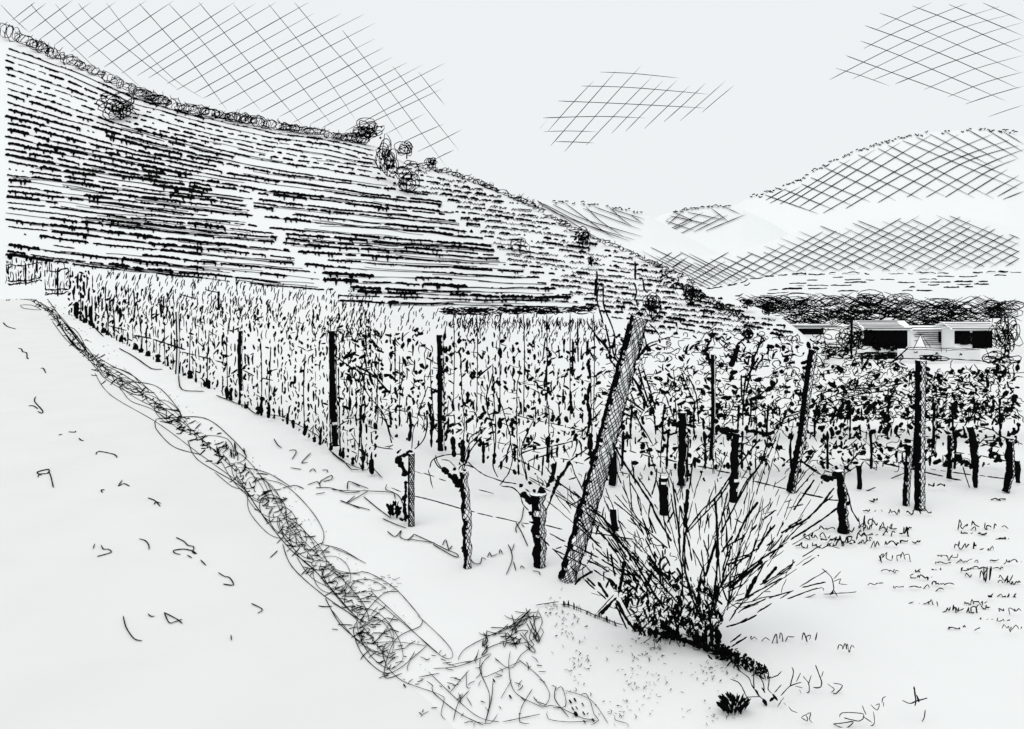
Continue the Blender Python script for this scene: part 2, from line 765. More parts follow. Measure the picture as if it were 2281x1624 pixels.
def tree(x, y, wpx, hpx, Y, label, cat, group=None, n=90, w=2.3, dots=0, name='tree', loop=(.25, .6), trunk=True, dense=1, lean=0):
    """crown centred at (x, y), wpx x hpx on the sheet; trunk reaches the slope below"""
    k = Y / F
    c = W(x, y, Y)
    foot = (c[0], c[1], c[2] - hpx * .5 * k - .15)
    e = empty(name, foot, label, cat, group)
    mb = MB()
    for _ in range(dense):
        if lean:
            for _ in range(1 if R() < .55 else 2):
                th, dv = U(0, 6.28), 1
                ra, rb, ta, tb_ = .3, .3, .4, .5
                pts = []
                m = int(n * .55)
                for i in range(m):
                    t = i / m - .5 + U(-.03, .03)
                    if i % 7 == 0:
                        ta, tb_ = U(.1, .5), U(.25, .95)
                        if R() < .3:
                            dv = -dv
                    ra += (ta - ra) * .35
                    rb += (tb_ - rb) * .35
                    th += dv * U(.45, 1.25)
                    q = t * .95 + ra * cos(th)
                    pts.append((c[0] + q * wpx * k, c[1] + U(-.4, .4), c[2] - t * wpx * k * lean + rb * sin(th) * hpx * .6 * k + U(-1, 1) * k))
                mb.tube(pts, [w * .5 * k * U(.7, 1.25) for _ in pts], 3)
                for _ in range(4):
                    q0 = random.choice(pts)
                    mb.tube([q0, (q0[0] + U(-5, 7) * k, q0[1], q0[2] + U(2, 9) * k)], [w * .5 * k, w * .25 * k], 3)
            continue
        scribble(mb, c, wpx * .68 * k, hpx * .68 * k, n, w, k, loop=loop, dots=dots)
    mb.build('crown', e)
    if trunk:
        t = MB()
        t.tube([foot, (c[0] + U(-1, 1) * k, c[1], c[2] - hpx * .25 * k), (c[0] + U(-3, 3) * k, c[1], c[2])], [w * .7 * k, w * .6 * k, w * .3 * k], 5)
        t.build('trunk', e)
    return e


x = 22
cr = 0
spots = []
while x < 800:
    spots.append(x)
    x += U(26, 36)
for x in spots:
    hp = 40 if x < 40 else (27 if x < 460 else 22)
    hp *= U(.65, 1.3)
    y = crest_at(x) - hp * .36
    tree(x, y, 40, hp * 1.05, big.yc(x) - .6, '%s scribbled bush from the left along the sloping hill crest' % ORD[cr], 'bush', 'bushes along the hill crest',
         n=int(U(62, 84)), name='crest_bush', loop=(.35, .8), w=1.9, trunk=False, lean=(crest_at(x + 8) - crest_at(x - 8)) / 16)
    cr += 1
for x in range(920, 1560, 26):
    hp = U(8, 14)
    tree(x, crest_at(x) - 1, 30, hp, big.yc(x) - .6, '%s low ragged bush from the big clump along the right ridge' % ORD[(x - 920) // 26], 'bush',
         'low bushes along the right ridge', n=int(U(34, 50)), name='ridge_bush', loop=(.3, .8), w=2.1, dots=3, trunk=False, lean=.5)
tree(822, 292, 62, 42, big.yc(822), 'dark round scribbled tree rising above the hill crest', 'tree', n=190, dots=14, loop=(.2, .5))
tree(862, 352, 44, 74, big.depth(862, 400) - 1.5, 'tall tangled tree at the head of the gully, below the crest tree', 'tree', n=170, dots=12)
tree(906, 332, 46, 38, big.yc(905), 'open scribbled tree on the crest edge right of the gully', 'tree', n=90)
tree(905, 395, 58, 56, big.depth(905, 425) - 1.5, 'loose looping bush hanging down the gully', 'bush', n=90, name='bush', dots=5)
tree(962, 362, 24, 24, big.yc(962), 'small dark spiky tree standing alone on the right ridge', 'tree', n=80, dots=9)
tree(268, 236, 84, 58, big.depth(268, 262) - 1.2, 'round scribbled tree alone among the upper left vine rows', 'tree', n=230, dots=5, loop=(.18, .4))
tree(1158, 540, 58, 40, big.depth(1158, 560) - 1.2, 'pale looping bush between the two vine fields', 'bush', n=46, name='bush', w=2.0)
tree(1298, 530, 30, 38, big.depth(1298, 548) - 1.2, 'dark leafy tree with a short trunk below the right ridge', 'tree', n=120, dots=16)
tree(1318, 578, 14, 24, big.depth(1318, 590) - 1.2, 'tiny dark bush in the middle of the right field', 'bush', n=50, dots=7, name='bush')
tree(1452, 686, 32, 46, big.depth(1452, 708) - 1.4, 'dense dark bush beside the top of the leaning netted post', 'bush', n=170, dots=16, name='bush')
tree(1540, 655, 34, 40, big.depth(1540, 675) - 1.2, 'dark shrub halfway down the ragged hedge at the hill end', 'bush', n=120, dots=16, name='bush')
tree(1664, 676, 30, 18, big.depth(1664, 690) - 1.2, 'flat black bush at the low end of the hill', 'bush', n=80, dots=16, name='bush')
tree(1712, 686, 30, 26, big.depth(1712, 704) - 1.2, 'ragged black bush beside the far wood edge', 'bush', n=90, dots=16, name='bush')
tree(1668, 742, 26, 28, 44.0, 'dark bush where the vineyard meets the hill foot', 'bush', n=90, dots=14, name='bush')
# the hedge line running down the end of the hill
mb = MB()
for _ in range(150):
    t = R()
    x, y = 1470 + 200 * t + U(-9, 9), 612 + 105 * t + U(-9, 9)
    if y < crest_at(x) + 3:
        continue
    p, k = rt(x, y)
    q, k = rt(x + U(-9, 9), y + U(-6, 8))
    mb.tube([p, q], [U(.8, 2.4) * k, U(.6, 1.6) * k], 4)
tag(mb.build('hedge'), 'ragged dark hedge running down the end of the terraced hill', 'hedge')

# ------------------------------------------------------------------ distant hills with their cross-hatched woods
def far_hill(name, crest, Yb, Yc, x0, x1, hatches, dots, w=2.0):
    h = Hill(crest, Yb, Yc, x0, x1, 1.0)
    mb = MB()
    h.mesh(mb, step=16, nv=26)
    f = h.to3(1.0)
    for ww, pts in hatches:
        stroke(mb, pts, ww, f, taper=.5, n=3, step=14, rough=.15, fade=(.0, .35))
    for x, y, s in dots:
        p, k = f(x, y)
        q, k = f(x + U(2, s), y + U(-3, 3))
        r, k = f(x + U(s, s * 1.8), y + U(-3, 3))
        mb.tube([p, q, r], [1.2 * k, 1.5 * k, .9 * k], 3)
    return tag(mb.build(name, mats=[HILLM, INK]), kind='structure')


BH = [(1450, 640), (1600, 475), (1668, 441), (1720, 424), (1780, 400), (1830, 370), (1880, 348), (1960, 318), (2020, 303), (2080, 294), (2180, 288),
      (2240, 292), (2281, 305), (2420, 350), (2700, 520)]
hs_ = S('C', '640,1235 980,1355;760,1200 1080,1330;870,1165 1200,1305;930,1125 1310,1280;1015,1060 1470,1270;1110,1025 1640,1268;1230,980 1790,1248;'
        '1355,940 1970,1255;1420,920 2090,1258;1510,890 2240,1195;1600,870 2281,1160;1685,850 2090,1060;1790,840 2150,1030;1930,825 2250,1005;'
        '2060,830 2281,965;2150,835 2281,915', 2.0)
hs_ += S('C', '645,1268 780,1190;670,1288 870,1180;735,1293 1180,1010;792,1292 1340,945;858,1308 1500,900;920,1335 1700,850;1008,1350 1870,850;'
         '1152,1320 1600,1060 2080,850;1355,1283 1800,1030 2190,885;1540,1248 1900,1030 2250,920;1660,1250 2000,1060 2281,945;1783,1248 2060,1080 2240,1005;'
         '1925,1230 2180,1070;2040,1230 2250,1110;2115,1243 2281,1150;2150,1262 2281,1210', 2.0)
dots = [(1670 + i * 6.2 + U(-2, 2), lerp_poly(BH, 1670 + i * 6.2) + U(-4, 3), U(3, 6)) for i in range(96) if R() < (.95 if i < 62 else .5)]
far_hill('hill', BH, 430, 560, 1440, 2700, hs_, dots)

SH = [(1300, 560), (1400, 520), (1445, 492), (1480, 476), (1520, 467), (1600, 457), (1650, 464), (1710, 492), (1800, 545), (1900, 605)]
hs_ = S('C', '60,1343 210,1410;10,1400 190,1460;5,1435 110,1475;0,1465 110,1515;40,1368 300,1425;150,1345 390,1395;300,1320 410,1405;390,1315 490,1360;'
        '25,1420 110,1345;10,1465 250,1345;75,1495 360,1355;190,1468 405,1362;265,1462 520,1357;15,1395 60,1370;0,1480 180,1400', 2.1)
dots = [(1500 + i * 6 + U(-2, 2), lerp_poly(SH, 1500 + i * 6) + U(-2, 2), U(3, 6)) for i in range(21)]
far_hill('hill', SH, 360, 400, 1300, 1900, hs_, dots)

PH = [(1000, 640), (1150, 450), (1200, 446), (1300, 452), (1400, 466), (1440, 478), (1520, 520), (1620, 575), (1700, 620)]
hs_ = S('B', '1250,1265 1380,1390;1300,1270 1600,1460 1740,1540;1300,1270 1420,1350 1890,1530;1340,1290 1600,1420 1920,1520;1400,1295 1600,1390 1970,1500;'
        '1590,1320 1960,1455;1660,1310 1970,1420;1770,1325 1985,1390;1480,1290 1700,1450 1790,1510;1750,1305 1840,1390 1900,1430;1610,1310 1700,1400 1850,1500;1890,1360 1975,1420', 2.0)
dots = [(1230 + i * 7 + U(-2, 2), lerp_poly(PH, 1230 + i * 7) + U(-2, 3), U(3, 7)) for i in range(29) if R() < .8]
far_hill('hill', PH, 300, 340, 1000, 1700, hs_, dots)

# nearer cross-hatched wooded slope
MH = [(1380, 600), (1440, 548), (1500, 560), (1570, 570), (1640, 560), (1700, 543), (1760, 522), (1830, 500), (1900, 490), (2000, 484), (2110, 478),
      (2200, 492), (2281, 512), (2400, 550), (2650, 640)]
LOW = [(1440, 572), (1500, 600), (1540, 626), (1570, 643), (1640, 633), (1700, 618), (1800, 606), (1900, 603), (2100, 606), (2281, 590)]
hs_ = []


def clip_family(x0, x1, step, slope, jit, wd):
    out = []
    c = x0
    while c < x1:
        run = []
        x = 1425.0
        cc = c + U(-jit, jit)
        s = slope + U(-.02, .02)
        while x < 2276:
            y = 560 + s * (x - cc)
            top = lerp_poly(MH, x) + 8 + 10 * sin(cc)
            if top < y < lerp_poly(LOW, x) - 1:
                run.append((x, y))
            elif len(run) > 2:
                break
            x += 6
        if len(run) > 3:
            out.append((wd, [run[0], run[len(run) // 2], run[-1]] if R() < .5 else [run[-1], run[len(run) // 2], run[0]]))
        c += step
    return out


hs_ += clip_family(1330, 1545, 14, .5, 3, 1.9) + clip_family(1545, 2400, 38, .43, 4, 2.1) + clip_family(1300, 1560, 25, -.62, 4, 1.8) + clip_family(1560, 2500, 32, -.58, 5, 2.1)
far_hill('hill', MH, 275, 320, 1370, 2650, hs_, [])

# far vineyard slope across the valley
VH = [(1450, 700), (1560, 646), (1640, 634), (1680, 618), (1760, 612), (1900, 610), (2100, 609), (2281, 606), (2500, 600), (2750, 640)]
vh = Hill(VH, 180, 250, 1450, 2750)
mb = MB()
vh.mesh(mb, step=16, nv=26)
tag(mb.build('hill', mats=[HILLM, INK]), kind='structure')
vf = vh.to3(.6)
rows = [(1560, 2275, -1, .95, 2.6), (1640, 2270, 7, .4, 2.2), (1760, 2270, 13, .65, 3.2), (1720, 2200, 19, .5, 3.2), (1620, 2275, 25, .55, 3.0), (1630, 2260, 31, .5, 4.2), (1600, 2250, 38, .25, 3.0)]
for i, (a, b, dy, dn, ww) in enumerate(rows):
    mb = MB()
    x = a + U(0, 20)
    while x < b:
        e = min(b, x + U(8, 50))
        if R() < dn and not (1935 < x < 1952 or 2105 < x < 2125):
            y = lerp_poly(VH, x) + dy
            stroke(mb, [(x, y), ((x + e) / 2, y + U(-1.5, 1.5)), (e, lerp_poly(VH, e) + dy)], ww * U(.5, 1.4), vf, rough=.5, step=4, wob=.6 if i else 1.4)
        x = e + U(3, 14)
    tag(mb.build('vine_row'), '%s broken vine row from the top on the far slope behind the wood' % ORD[i], 'vine row', 'vine rows on the far slope across the valley')

# the dark far wood, one tangled mass
mb = MB()
WT = [(1600, 664), (1660, 655), (1760, 655), (1840, 652), (1950, 648), (2040, 658), (2120, 664), (2180, 656), (2260, 665), (2300, 668)]
WB = [(1600, 668), (1660, 682), (1720, 704), (1780, 733), (1850, 730), (1920, 716), (2010, 716), (2050, 732), (2110, 730), (2160, 716), (2240, 716), (2300, 716)]
for _ in range(62):
    x = U(1680, 2250)
    y = U(lerp_poly(WT, x) + 8, lerp_poly(WB, x) - 4)
    Y = U(112, 135)
    k = Y / F
    scribble(mb, W(x, y, Y), U(26, 44) * k, U(9, 15) * k, 26, 2.0, k, ry=2.0, loop=(.5, 1.0))
for _ in range(34):
    x = U(1740, 2240)
    y = U(686, lerp_poly(WB, x) - 5)
    Y = U(112, 125)
    k = Y / F
    scribble(mb, W(x, y, Y), U(26, 40) * k, U(9, 13) * k, 26, 2.0, k, ry=1.5, loop=(.5, 1.0))
for _ in range(520):
    x = U(1625, 2255)
    y = U(lerp_poly(WT, x), lerp_poly(WB, x))
    s = random.choice((.45, -.55))
    l = U(14, 34)
    if lerp_poly(WT, x + l) < y + s * l < lerp_poly(WB, x + l) + 4 and lerp_poly(WT, x - l) < y - s * l < lerp_poly(WB, x - l) + 4:
        stroke(mb, [(x - l, y - s * l), (x, y + U(-2, 2)), (x + l, y + s * l)], 1.8, plane(U(112, 135)), n=3, step=12)
tag(mb.build('wood'), 'tangled dark wood stretching behind the farmhouse roofs', 'wood', kind='stuff')


# ------------------------------------------------------------------ farm buildings
def house(x0, x1, yr, ye, yb, Y, label, wallmi, over=6, lines=5, depth=3.2, dark_panels=()):
    k = Y / F
    X0, X1 = (x0 - CX) * k, (x1 - CX) * k
    zr, ze = H - (yr - HY) * (Y + depth / 2) / F, H - (ye - HY) * (Y - .6) / F
    zg = gz((X0 + X1) / 2, Y) - .3
    e = empty('farmhouse', ((X0 + X1) / 2, Y, zg), label, 'house', 'farm buildings in the valley')
    wmb = MB()
    zt = ze - .02
    wmb.box(X0, X1, Y, Y + depth, zg, zt, wallmi)
    wl = wmb.build('wall', e, mats=WMATS)
    o = over * k
    rb = MB()
    t = .12
    a = len(rb.v)
    for (yy, zz) in ((Y - .6, ze), (Y + depth / 2, zr), (Y + depth + .6, ze)):
        for zz2 in (zz, zz + t):
            rb.v += [(X0 - o, yy, zz2), (X1 + o, yy, zz2)]
    q = lambda i: a + i
    for s in (0, 4):
        rb.f += [(q(s), q(s + 1), q(s + 5), q(s + 4)), (q(s + 2), q(s + 6), q(s + 7), q(s + 3)), (q(s), q(s + 4), q(s + 6), q(s + 2)), (q(s + 1), q(s + 3), q(s + 7), q(s + 5))]
    rb.f += [(q(0), q(2), q(3), q(1)), (q(8), q(9), q(11), q(10))]
    rb.m += [0] * 10
    for i in range(lines + 1):
        t2 = i / lines
        yy = Y - .6 + (depth / 2 + .6) * t2
        zz = ze + (zr - ze) * t2 + t + .03
        a0, a1 = X0 - o + U(0, .2), X1 + o - U(0, 1.2 if 0 < i < lines else .1)
        rb.tube([(a0, yy, zz), ((a0 + a1) / 2, yy, zz + U(-.02, .03)), (a1, yy, zz)], [k * (1.3 if i in (0,) else .9)] * 3, 4)
    rb.build('roof', e, mats=WMATS)
    for (a0, a1, b0, b1, mi, nm) in dark_panels:  # black panels on the wall paint in the dark of shaded fronts and interiors
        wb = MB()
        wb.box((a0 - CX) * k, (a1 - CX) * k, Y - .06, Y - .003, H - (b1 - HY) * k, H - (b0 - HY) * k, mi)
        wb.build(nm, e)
    return e, k


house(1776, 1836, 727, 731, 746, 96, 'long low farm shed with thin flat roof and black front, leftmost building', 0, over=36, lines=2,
      dark_panels=((1778, 1834, 732, 745, 1, 'front_shade'),))
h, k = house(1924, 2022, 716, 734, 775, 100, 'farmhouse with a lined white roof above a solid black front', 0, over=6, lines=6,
             dark_panels=((1925, 2021, 736, 771, 1, 'front_shade'),))  # flat black sheet painted in for the deep shade of the veranda
lb = MB()
for _ in range(70):  # ragged ink strokes roughen the edge of the painted shade
    kk = 99.8 / F
    x = U(1925, 2018)
    y = U(766, 778) if x > 1950 else U(738, 766)
    stroke(lb, [(x + U(-8, 8), y + U(-5, 5)), (x, y), (x + U(-8, 8), y + U(-5, 5))], U(3, 8), plane(99.7), rough=.5, step=4)
lb.build('shade_scribble', h)
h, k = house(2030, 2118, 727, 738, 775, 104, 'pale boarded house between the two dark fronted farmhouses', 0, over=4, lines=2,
             dark_panels=((2090, 2096, 738, 762, 1, 'dark_doorway'),))
lb = MB()
for i in range(7):
    y = 741 + i * 4.5
    stroke(lb, [(2034 + U(0, 30), y), (2080, y + U(-.5, .5)), (2114 - U(0, 12), y)], 1.6, plane(103.9), n=3)
lb.build('cladding', h)
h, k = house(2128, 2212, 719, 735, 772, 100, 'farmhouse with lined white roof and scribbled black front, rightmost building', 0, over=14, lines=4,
             dark_panels=((2126, 2160, 737, 766, 1, 'dark_window'), (2166, 2210, 737, 775, 1, 'dark_doorway')))  # both black panels paint the dark of the shaded front
lb = MB()
for _ in range(60):  # looping ink laid over the painted dark front
    kk = 99.8 / F
    scribble(lb, W(U(2136, 2206), U(741, 766), 99.75), 9 * kk, 7 * kk, 26, 2.0, kk, ry=.05)
lb.build('front_scribble', h)
# white tent-like gable before the pale house
e = empty('tent', (W(2053, 776, 92)[0], 92, gz(46, 92)), 'small white pointed tent in front of the pale boarded house', 'tent')
tb = MB()
k = 92 / F
a, b_, c, d = W(2050, 746, 92), W(2036, 780, 91.6), W(2066, 780, 91.6), W(2066, 780, 92.4)
d2 = W(2036, 780, 92.4)
i0 = len(tb.v)
tb.v += [a, b_, c, d, d2]
tb.f += [(0, 1, 2), (0, 2, 3), (0, 3, 4), (0, 4, 1), (1, 4, 3, 2)]
tb.m += [0] * 5
for s in ('2050,746 2034,778', '2050,746 2064,778', '2056,750 2074,776', '2044,744 2058,744'):
    for ww, pts in S('Z', s, 1.9):
        stroke(tb, pts, ww, plane(90.8), n=3)
tb.build('canvas', e, mats=WMATS)

# low white retaining wall below the houses
Yw = 60.0
kw = Yw / F
mb = MB()
X0, X1 = (2006 - CX) * kw, (2184 - CX) * kw
zt, zb = H - (779 - HY) * kw, H - (816 - HY) * kw
mb.box(X0, X1, Yw, Yw + .5, zb - 1.5, zt)
wl = empty('retaining_wall', ((X0 + X1) / 2, Yw, zb - 1.5), 'low white walled terrace in front of the farm buildings', 'wall')
mb.build('wall_body', wl, mats=WMATS)
mb = MB()
for s, ww in (('2024,774 2100,775 2200,776', 2), ('2018,779 2090,779 2182,780', 2), ('1985,797 2040,799 2110,800 2200,806', 2.2), ('1990,813 2040,816 2110,819', 5),
              ('2110,819 2150,820 2186,822', 6), ('2186,822 2215,808 2250,786', 3), ('2215,808 2240,830 2252,839', 2.4), ('2196,778 2206,800', 2), ('2024,774 2006,790 1985,808', 3),
              ('2210,806 2225,800 2246,790', 4), ('2096,773 2098,785', 2), ('2110,775 2108,785', 2)):
    for w2, pts in S('Z', s, ww):
        stroke(mb, pts, w2, plane(Yw - .3), wob=.7, rough=.3)
for x, y in ((2040, 786), (2087, 788), (2140, 790)):
    for _ in range(3):
        stroke(mb, [(x + U(-4, 4), y + U(-3, 3)), (x + U(-4, 4), y + U(-3, 3)), (x + U(-4, 4), y + U(-3, 3))], 2.4, plane(Yw - .3))
mb.build('coping', wl)

tree(1895, 758, 62, 52, 88, 'tangled looping tree between the shed and the black fronted farmhouse', 'tree', n=190, dots=5, loop=(.2, .5))
tree(1912, 752, 44, 42, 87, 'small scribbled bush beside the tall pole near the houses', 'bush', n=110, dots=6, name='bush')
tree(1838, 752, 60, 44, 84, 'pale open bush at the left end of the farm buildings', 'bush', n=46, name='bush', w=1.9)
tree(1962, 795, 100, 15, 70, 'low ragged bushes in front of the black fronted farmhouse', 'bush', n=150, dots=26, name='bush', trunk=False)
for bx_, by_, bw_, bh_, lb_ in ((1806, 768, 80, 24, 'low scribbled bush under the long farm shed'), (1865, 782, 70, 26, 'low scribbled bush at the foot of the tall pole'),
                                (2070, 800, 60, 14, 'small bush against the white terrace wall'), (2228, 796, 60, 30, 'low bush at the right end of the white terrace wall')):
    tree(bx_, by_, bw_, bh_, 72 if bx_ < 2000 else 58, lb_, 'bush', n=90, dots=12, name='bush', trunk=False)
tree(2238, 750, 54, 86, 90, 'tall dark tangled tree at the right end of the farm buildings', 'tree', n=330, dots=12, loop=(.15, .4))
mb = MB()
pk = 80 / F
p0, p1 = W(1897, 795, 80), W(1897, 712, 80)
p0 = (p0[0], p0[1], gz(p0[0], 80) - .1)
mb.tube([p0, ((p0[0] + p1[0]) / 2, 80, (p0[2] + p1[2]) / 2), p1], [1.8 * pk, 2.2 * pk, 3.2 * pk], 6)
tag(mb.build('pole'), 'thin dark pole standing before the farm buildings', 'pole')

# ------------------------------------------------------------------ pen-hatched clouds high in the sky
YS = 1500.0


def cloud(strokes, label, w=2.0):
    mb = MB()
    for ww, pts in strokes:
        mb3 = plane(YS)
        stroke(mb, pts, ww * U(.62, .88), mb3, taper=.4, n=4, step=25, rough=.1, fade=(.0, .3))
    tag(mb.build('cloud'), label, 'cloud', 'hatched clouds')


st = S('A', '5,30 90,120 190,210;200,25 240,80 560,390 650,480;350,25 510,210 720,400 900,560;497,20 570,105 845,340 1130,570;675,20 870,270 1100,500 1290,625;880,20 1050,210 1210,390 1440,700;'
       '1070,25 1220,190 1430,440 1660,710;1260,15 1590,410 1920,800;1480,30 1800,410 2110,800;1700,25 1900,270 2103,540 2260,770;1865,15 2103,300 2330,560 2553,880;2168,190 2480,590 2823,1050;'
       '2488,420 2700,690 2908,955;2653,458 2740,570 2821,668', 2.0)
starts = [(75, 128), (115, 155), (190, 200), (250, 250), (345, 285), (450, 330), (560, 365), (660, 425), (770, 465), (870, 480), (940, 495), (1060, 530),
          (1120, 570), (1230, 590), (1290, 622), (1385, 665), (1510, 700), (1655, 710), (1770, 740), (1860, 775), (1960, 790), (2040, 810), (2190, 830)]
for i, (sx, sy) in enumerate(starts):
    s = -.78 + .24 * min(1, i / 14)
    x, y = sx, sy
    lim = lambda q: 1960 if q < 100 else (2330 if q < 200 else (2390 if q < 330 else (2500 if q < 410 else 2800)))
    run = [(x, y)]
    while y > 22 and x < lim(y) + 30 * sin(i * 3):
        x += 30
        y += 30 * s * (1 - .00006 * (x - sx))
        run.append((x, y))
    st.append((2.0, [(a * S1, b * S1) for a, b in (run[0], run[len(run) // 2], run[-1])]))
st += S('B', '220,790 450,680 690,565;340,850 470,780 590,720;430,910 570,845 710,785;545,960 690,890 825,820;650,1010 720,975 775,950', 1.9)
cloud(st, 'large cross-hatched cloud filling the upper left sky above the hill crest')
st = S('B', '1320,815 1370,750;1370,830 1500,680 1660,510;1387,922 1600,680 1800,450;1475,960 1700,700 1960,415;1610,920 1800,720 2030,485;1772,845 1930,680 2100,510;1860,832 2020,670 2190,505;'
       '1980,815 2120,680 2270,540;2103,772 2240,650 2368,525;2207,765 2350,640 2494,512;2344,713 2440,630 2549,540', 2.1)
st += S('B', '1700,457 1900,465 2200,495;1580,545 1900,555 2385,597;1432,640 1800,655 2370,685;1337,747 1700,738 1990,748;1342,834 1500,830 1680,835;1417,897 1540,900 1660,906', 2.0)
cloud(st, 'small cross-hatched cloud alone in the middle of the sky')
st = S('C', '1087,432 1250,480 1430,545;1155,352 1280,400 1950,645;1246,260 1500,355 2165,640;1273,162 1730,330 2250,562;1365,83 1570,160 2255,458;1575,38 1840,140 2281,335;1805,28 2281,230;2020,18 2281,135;'
       '1350,185 1500,105 1700,15;1265,308 1500,190 1920,20;1050,505 1400,325 1750,165 2130,40;1196,500 1600,300 1880,180 2220,85;1322,508 1600,395 2000,225 2281,140;1465,532 1800,400 2281,235;'
       '1647,568 1960,440 2281,350;1800,613 2040,520 2281,455;1910,660 2100,595 2281,545;2055,740 2170,700 2281,665', 2.1)
cloud(st, 'wide cross-hatched cloud in the upper right sky above the far hill')

exec_near = True
# ================================================================== NEAR VINEYARD
# ------------------------------------------------------------------ row beside the track
R1B = [(150, 700), (190, 722), (240, 765), (330, 815), (400, 862), (470, 872), (540, 912), (640, 945), (700, 985), (740, 1005), (800, 1045), (840, 1060)]
R1T = [(150, 592), (190, 598), (300, 610), (400, 618), (560, 628), (740, 655), (850, 668)]


def r1Y(x):
    return 4380.0 / (min(1290, 720 + .53 * (x - 190)) - 570)


def ticks(mb, x, y, Y, n=1, w=2.0, ln=16, lean=.25):
    for _ in range(n):
        l = ln * U(.6, 1.3)
        a = lean + U(-.2, .25)
        xx, yy = x + U(-7, 7), y + U(-8, 8)
        stroke(mb, [(xx + a * l, yy - l / 2), (xx + U(-1.5, 1.5), yy), (xx - a * l * .4, yy + l / 2)], w * U(.8, 1.3), plane(Y, .25), n=3, step=5)


def shoot_column(mb, x, yt, yb, Y, wr=(2.5, 6.0), lens=(6, 30), gap=(3, 14), dens=.8, jit=2.5):
    """broken vertical line of shoots and leaf tufts"""
    y = yt + U(0, 12)
    while y < yb:
        l = U(*lens) if R() < .6 else U(4, 10)
        if R() < dens:
            e = min(yb, y + l)
            xx = x + U(-jit, jit)
            ww = U(*wr)
            if l < 11 and R() < .6:
                blob(mb, xx, (y + e) / 2, ww * 1.35, max(4, e - y), Y + U(-.2, .2), U(-.5, .5))
            else:
                stroke(mb, [(xx + U(-2, 2), y), (xx + U(-2, 2), (y + e) / 2), (xx + U(-2, 2), e)], ww * U(.5, 1), plane(Y, .2), rough=.4, step=5)
        y += l + U(*gap)


def vine(name, footx, footy, Y, label, group):
    p = W(footx, footy, Y)
    return empty(name, (p[0], p[1], gz(p[0], Y)), label, 'grapevine', group)


bounds = [150, 186, 215, 248, 284, 322, 362, 404, 448, 494, 542, 592, 644, 698, 754, 800, 840]
nv = len(bounds) - 1
for i in range(nv):
    a, b = bounds[i], bounds[i + 1]
    xm = (a + b) / 2
    Y = r1Y(xm)
    e = vine('grapevine', xm, lerp_poly(R1B, xm), Y, '%s leafy vine from the far left end of the dense row beside the track' % ORD[i], 'vines in the row beside the track')
    fb = MB()
    wid = b - a
    yt, yb = lerp_poly(R1T, xm), lerp_poly(R1B, xm)
    dark = 1.5 if xm < 275 else (1.25 if xm < 420 else 1.0)
    # top fringe of thin leaning ticks
    for yy in range(int(yt) + 4, int(yt + min(95, .42 * (yb - yt) + 28)), 11):
        for _ in range(int(wid / 8)):
            x = U(a, b)
            if xm < 215:
                continue
            ticks(fb, x, yy, r1Y(x), 1, 2.3, 12, .13)
    # leafy columns
    x = a + U(2, 5)
    while x < b:
        y0 = lerp_poly(R1T, x) + (U(22, 60) if xm > 215 else U(0, 12))
        shoot_column(fb, x, y0, lerp_poly(R1B, x) - U(0, 6), r1Y(x), wr=(2.8, 6.6 * min(1.2, dark)), lens=(8, 36 if xm < 450 else 26), gap=(3, 9 / dark + 2), dens=.8)
        x += U(6.5, 11) / dark
    # a sprinkle of leaves
    for _ in range(int(wid * (yb - yt) / 600)):
        x, y = U(a, b), U(yt + 60 if xm > 215 else yt, yb - 8)
        if R() < .45:
            blob(fb, x, y, U(4, 8), U(6, 13), r1Y(x) + U(-.2, .2), U(-1.4, 1.4))
        else:
            l, an = U(6, 16), U(-1.4, 1.4)
            stroke(fb, [(x, y), (x + l * sin(an) * .5 + U(-2, 2), y + l * cos(an) * .5), (x + l * sin(an), y + l * cos(an))], U(1.8, 3.0), plane(r1Y(x), .2), n=3, step=5)
    fb.build('foliage', e)
    tb = MB()
    for q in range(2 if xm < 330 else 3):                       # dark gnarled feet along the base
        x = U(a + 3, b - 3)
        yb2 = lerp_poly(R1B, x)
        l = U(12, 42)
        stroke(tb, [(x + U(-3, 3), yb2 - l), (x + U(-2, 2), yb2 - l * .5), (x, yb2)], U(6, 11), plane(r1Y(x)), rough=.45, step=5, n=5)
    stroke(tb, [(x + U(-6, 6), yb - (yb - yt) * .55), (x + U(-3, 3), yb - (yb - yt) * .3), (x, yb - 10)], 3.0, plane(r1Y(x)), rough=.3)
    tb.build('trunk', e)

# outline of the bank under the row
mb = MB()
for ww, pts in S('D', '590,570 625,610 655,640;755,715 850,770 960,845 1030,852;1130,880 1140,960 1180,985 1295,993;1370,1015 1480,1060 1560,1090 1620,1135 1650,1132;1700,1140 1790,1155 1850,1185 1960,1240 2040,1290;'
                 '2080,1360 2130,1400 2180,1440 2230,1490 2281,1490', 2.4) + S('E', '0,1385 90,1450 170,1480 220,1495;270,1490 320,1545', 2.3):
    stroke(mb, pts, ww, onground(.02), wob=.5)
tag(mb.build('bank_edge'), kind='structure')

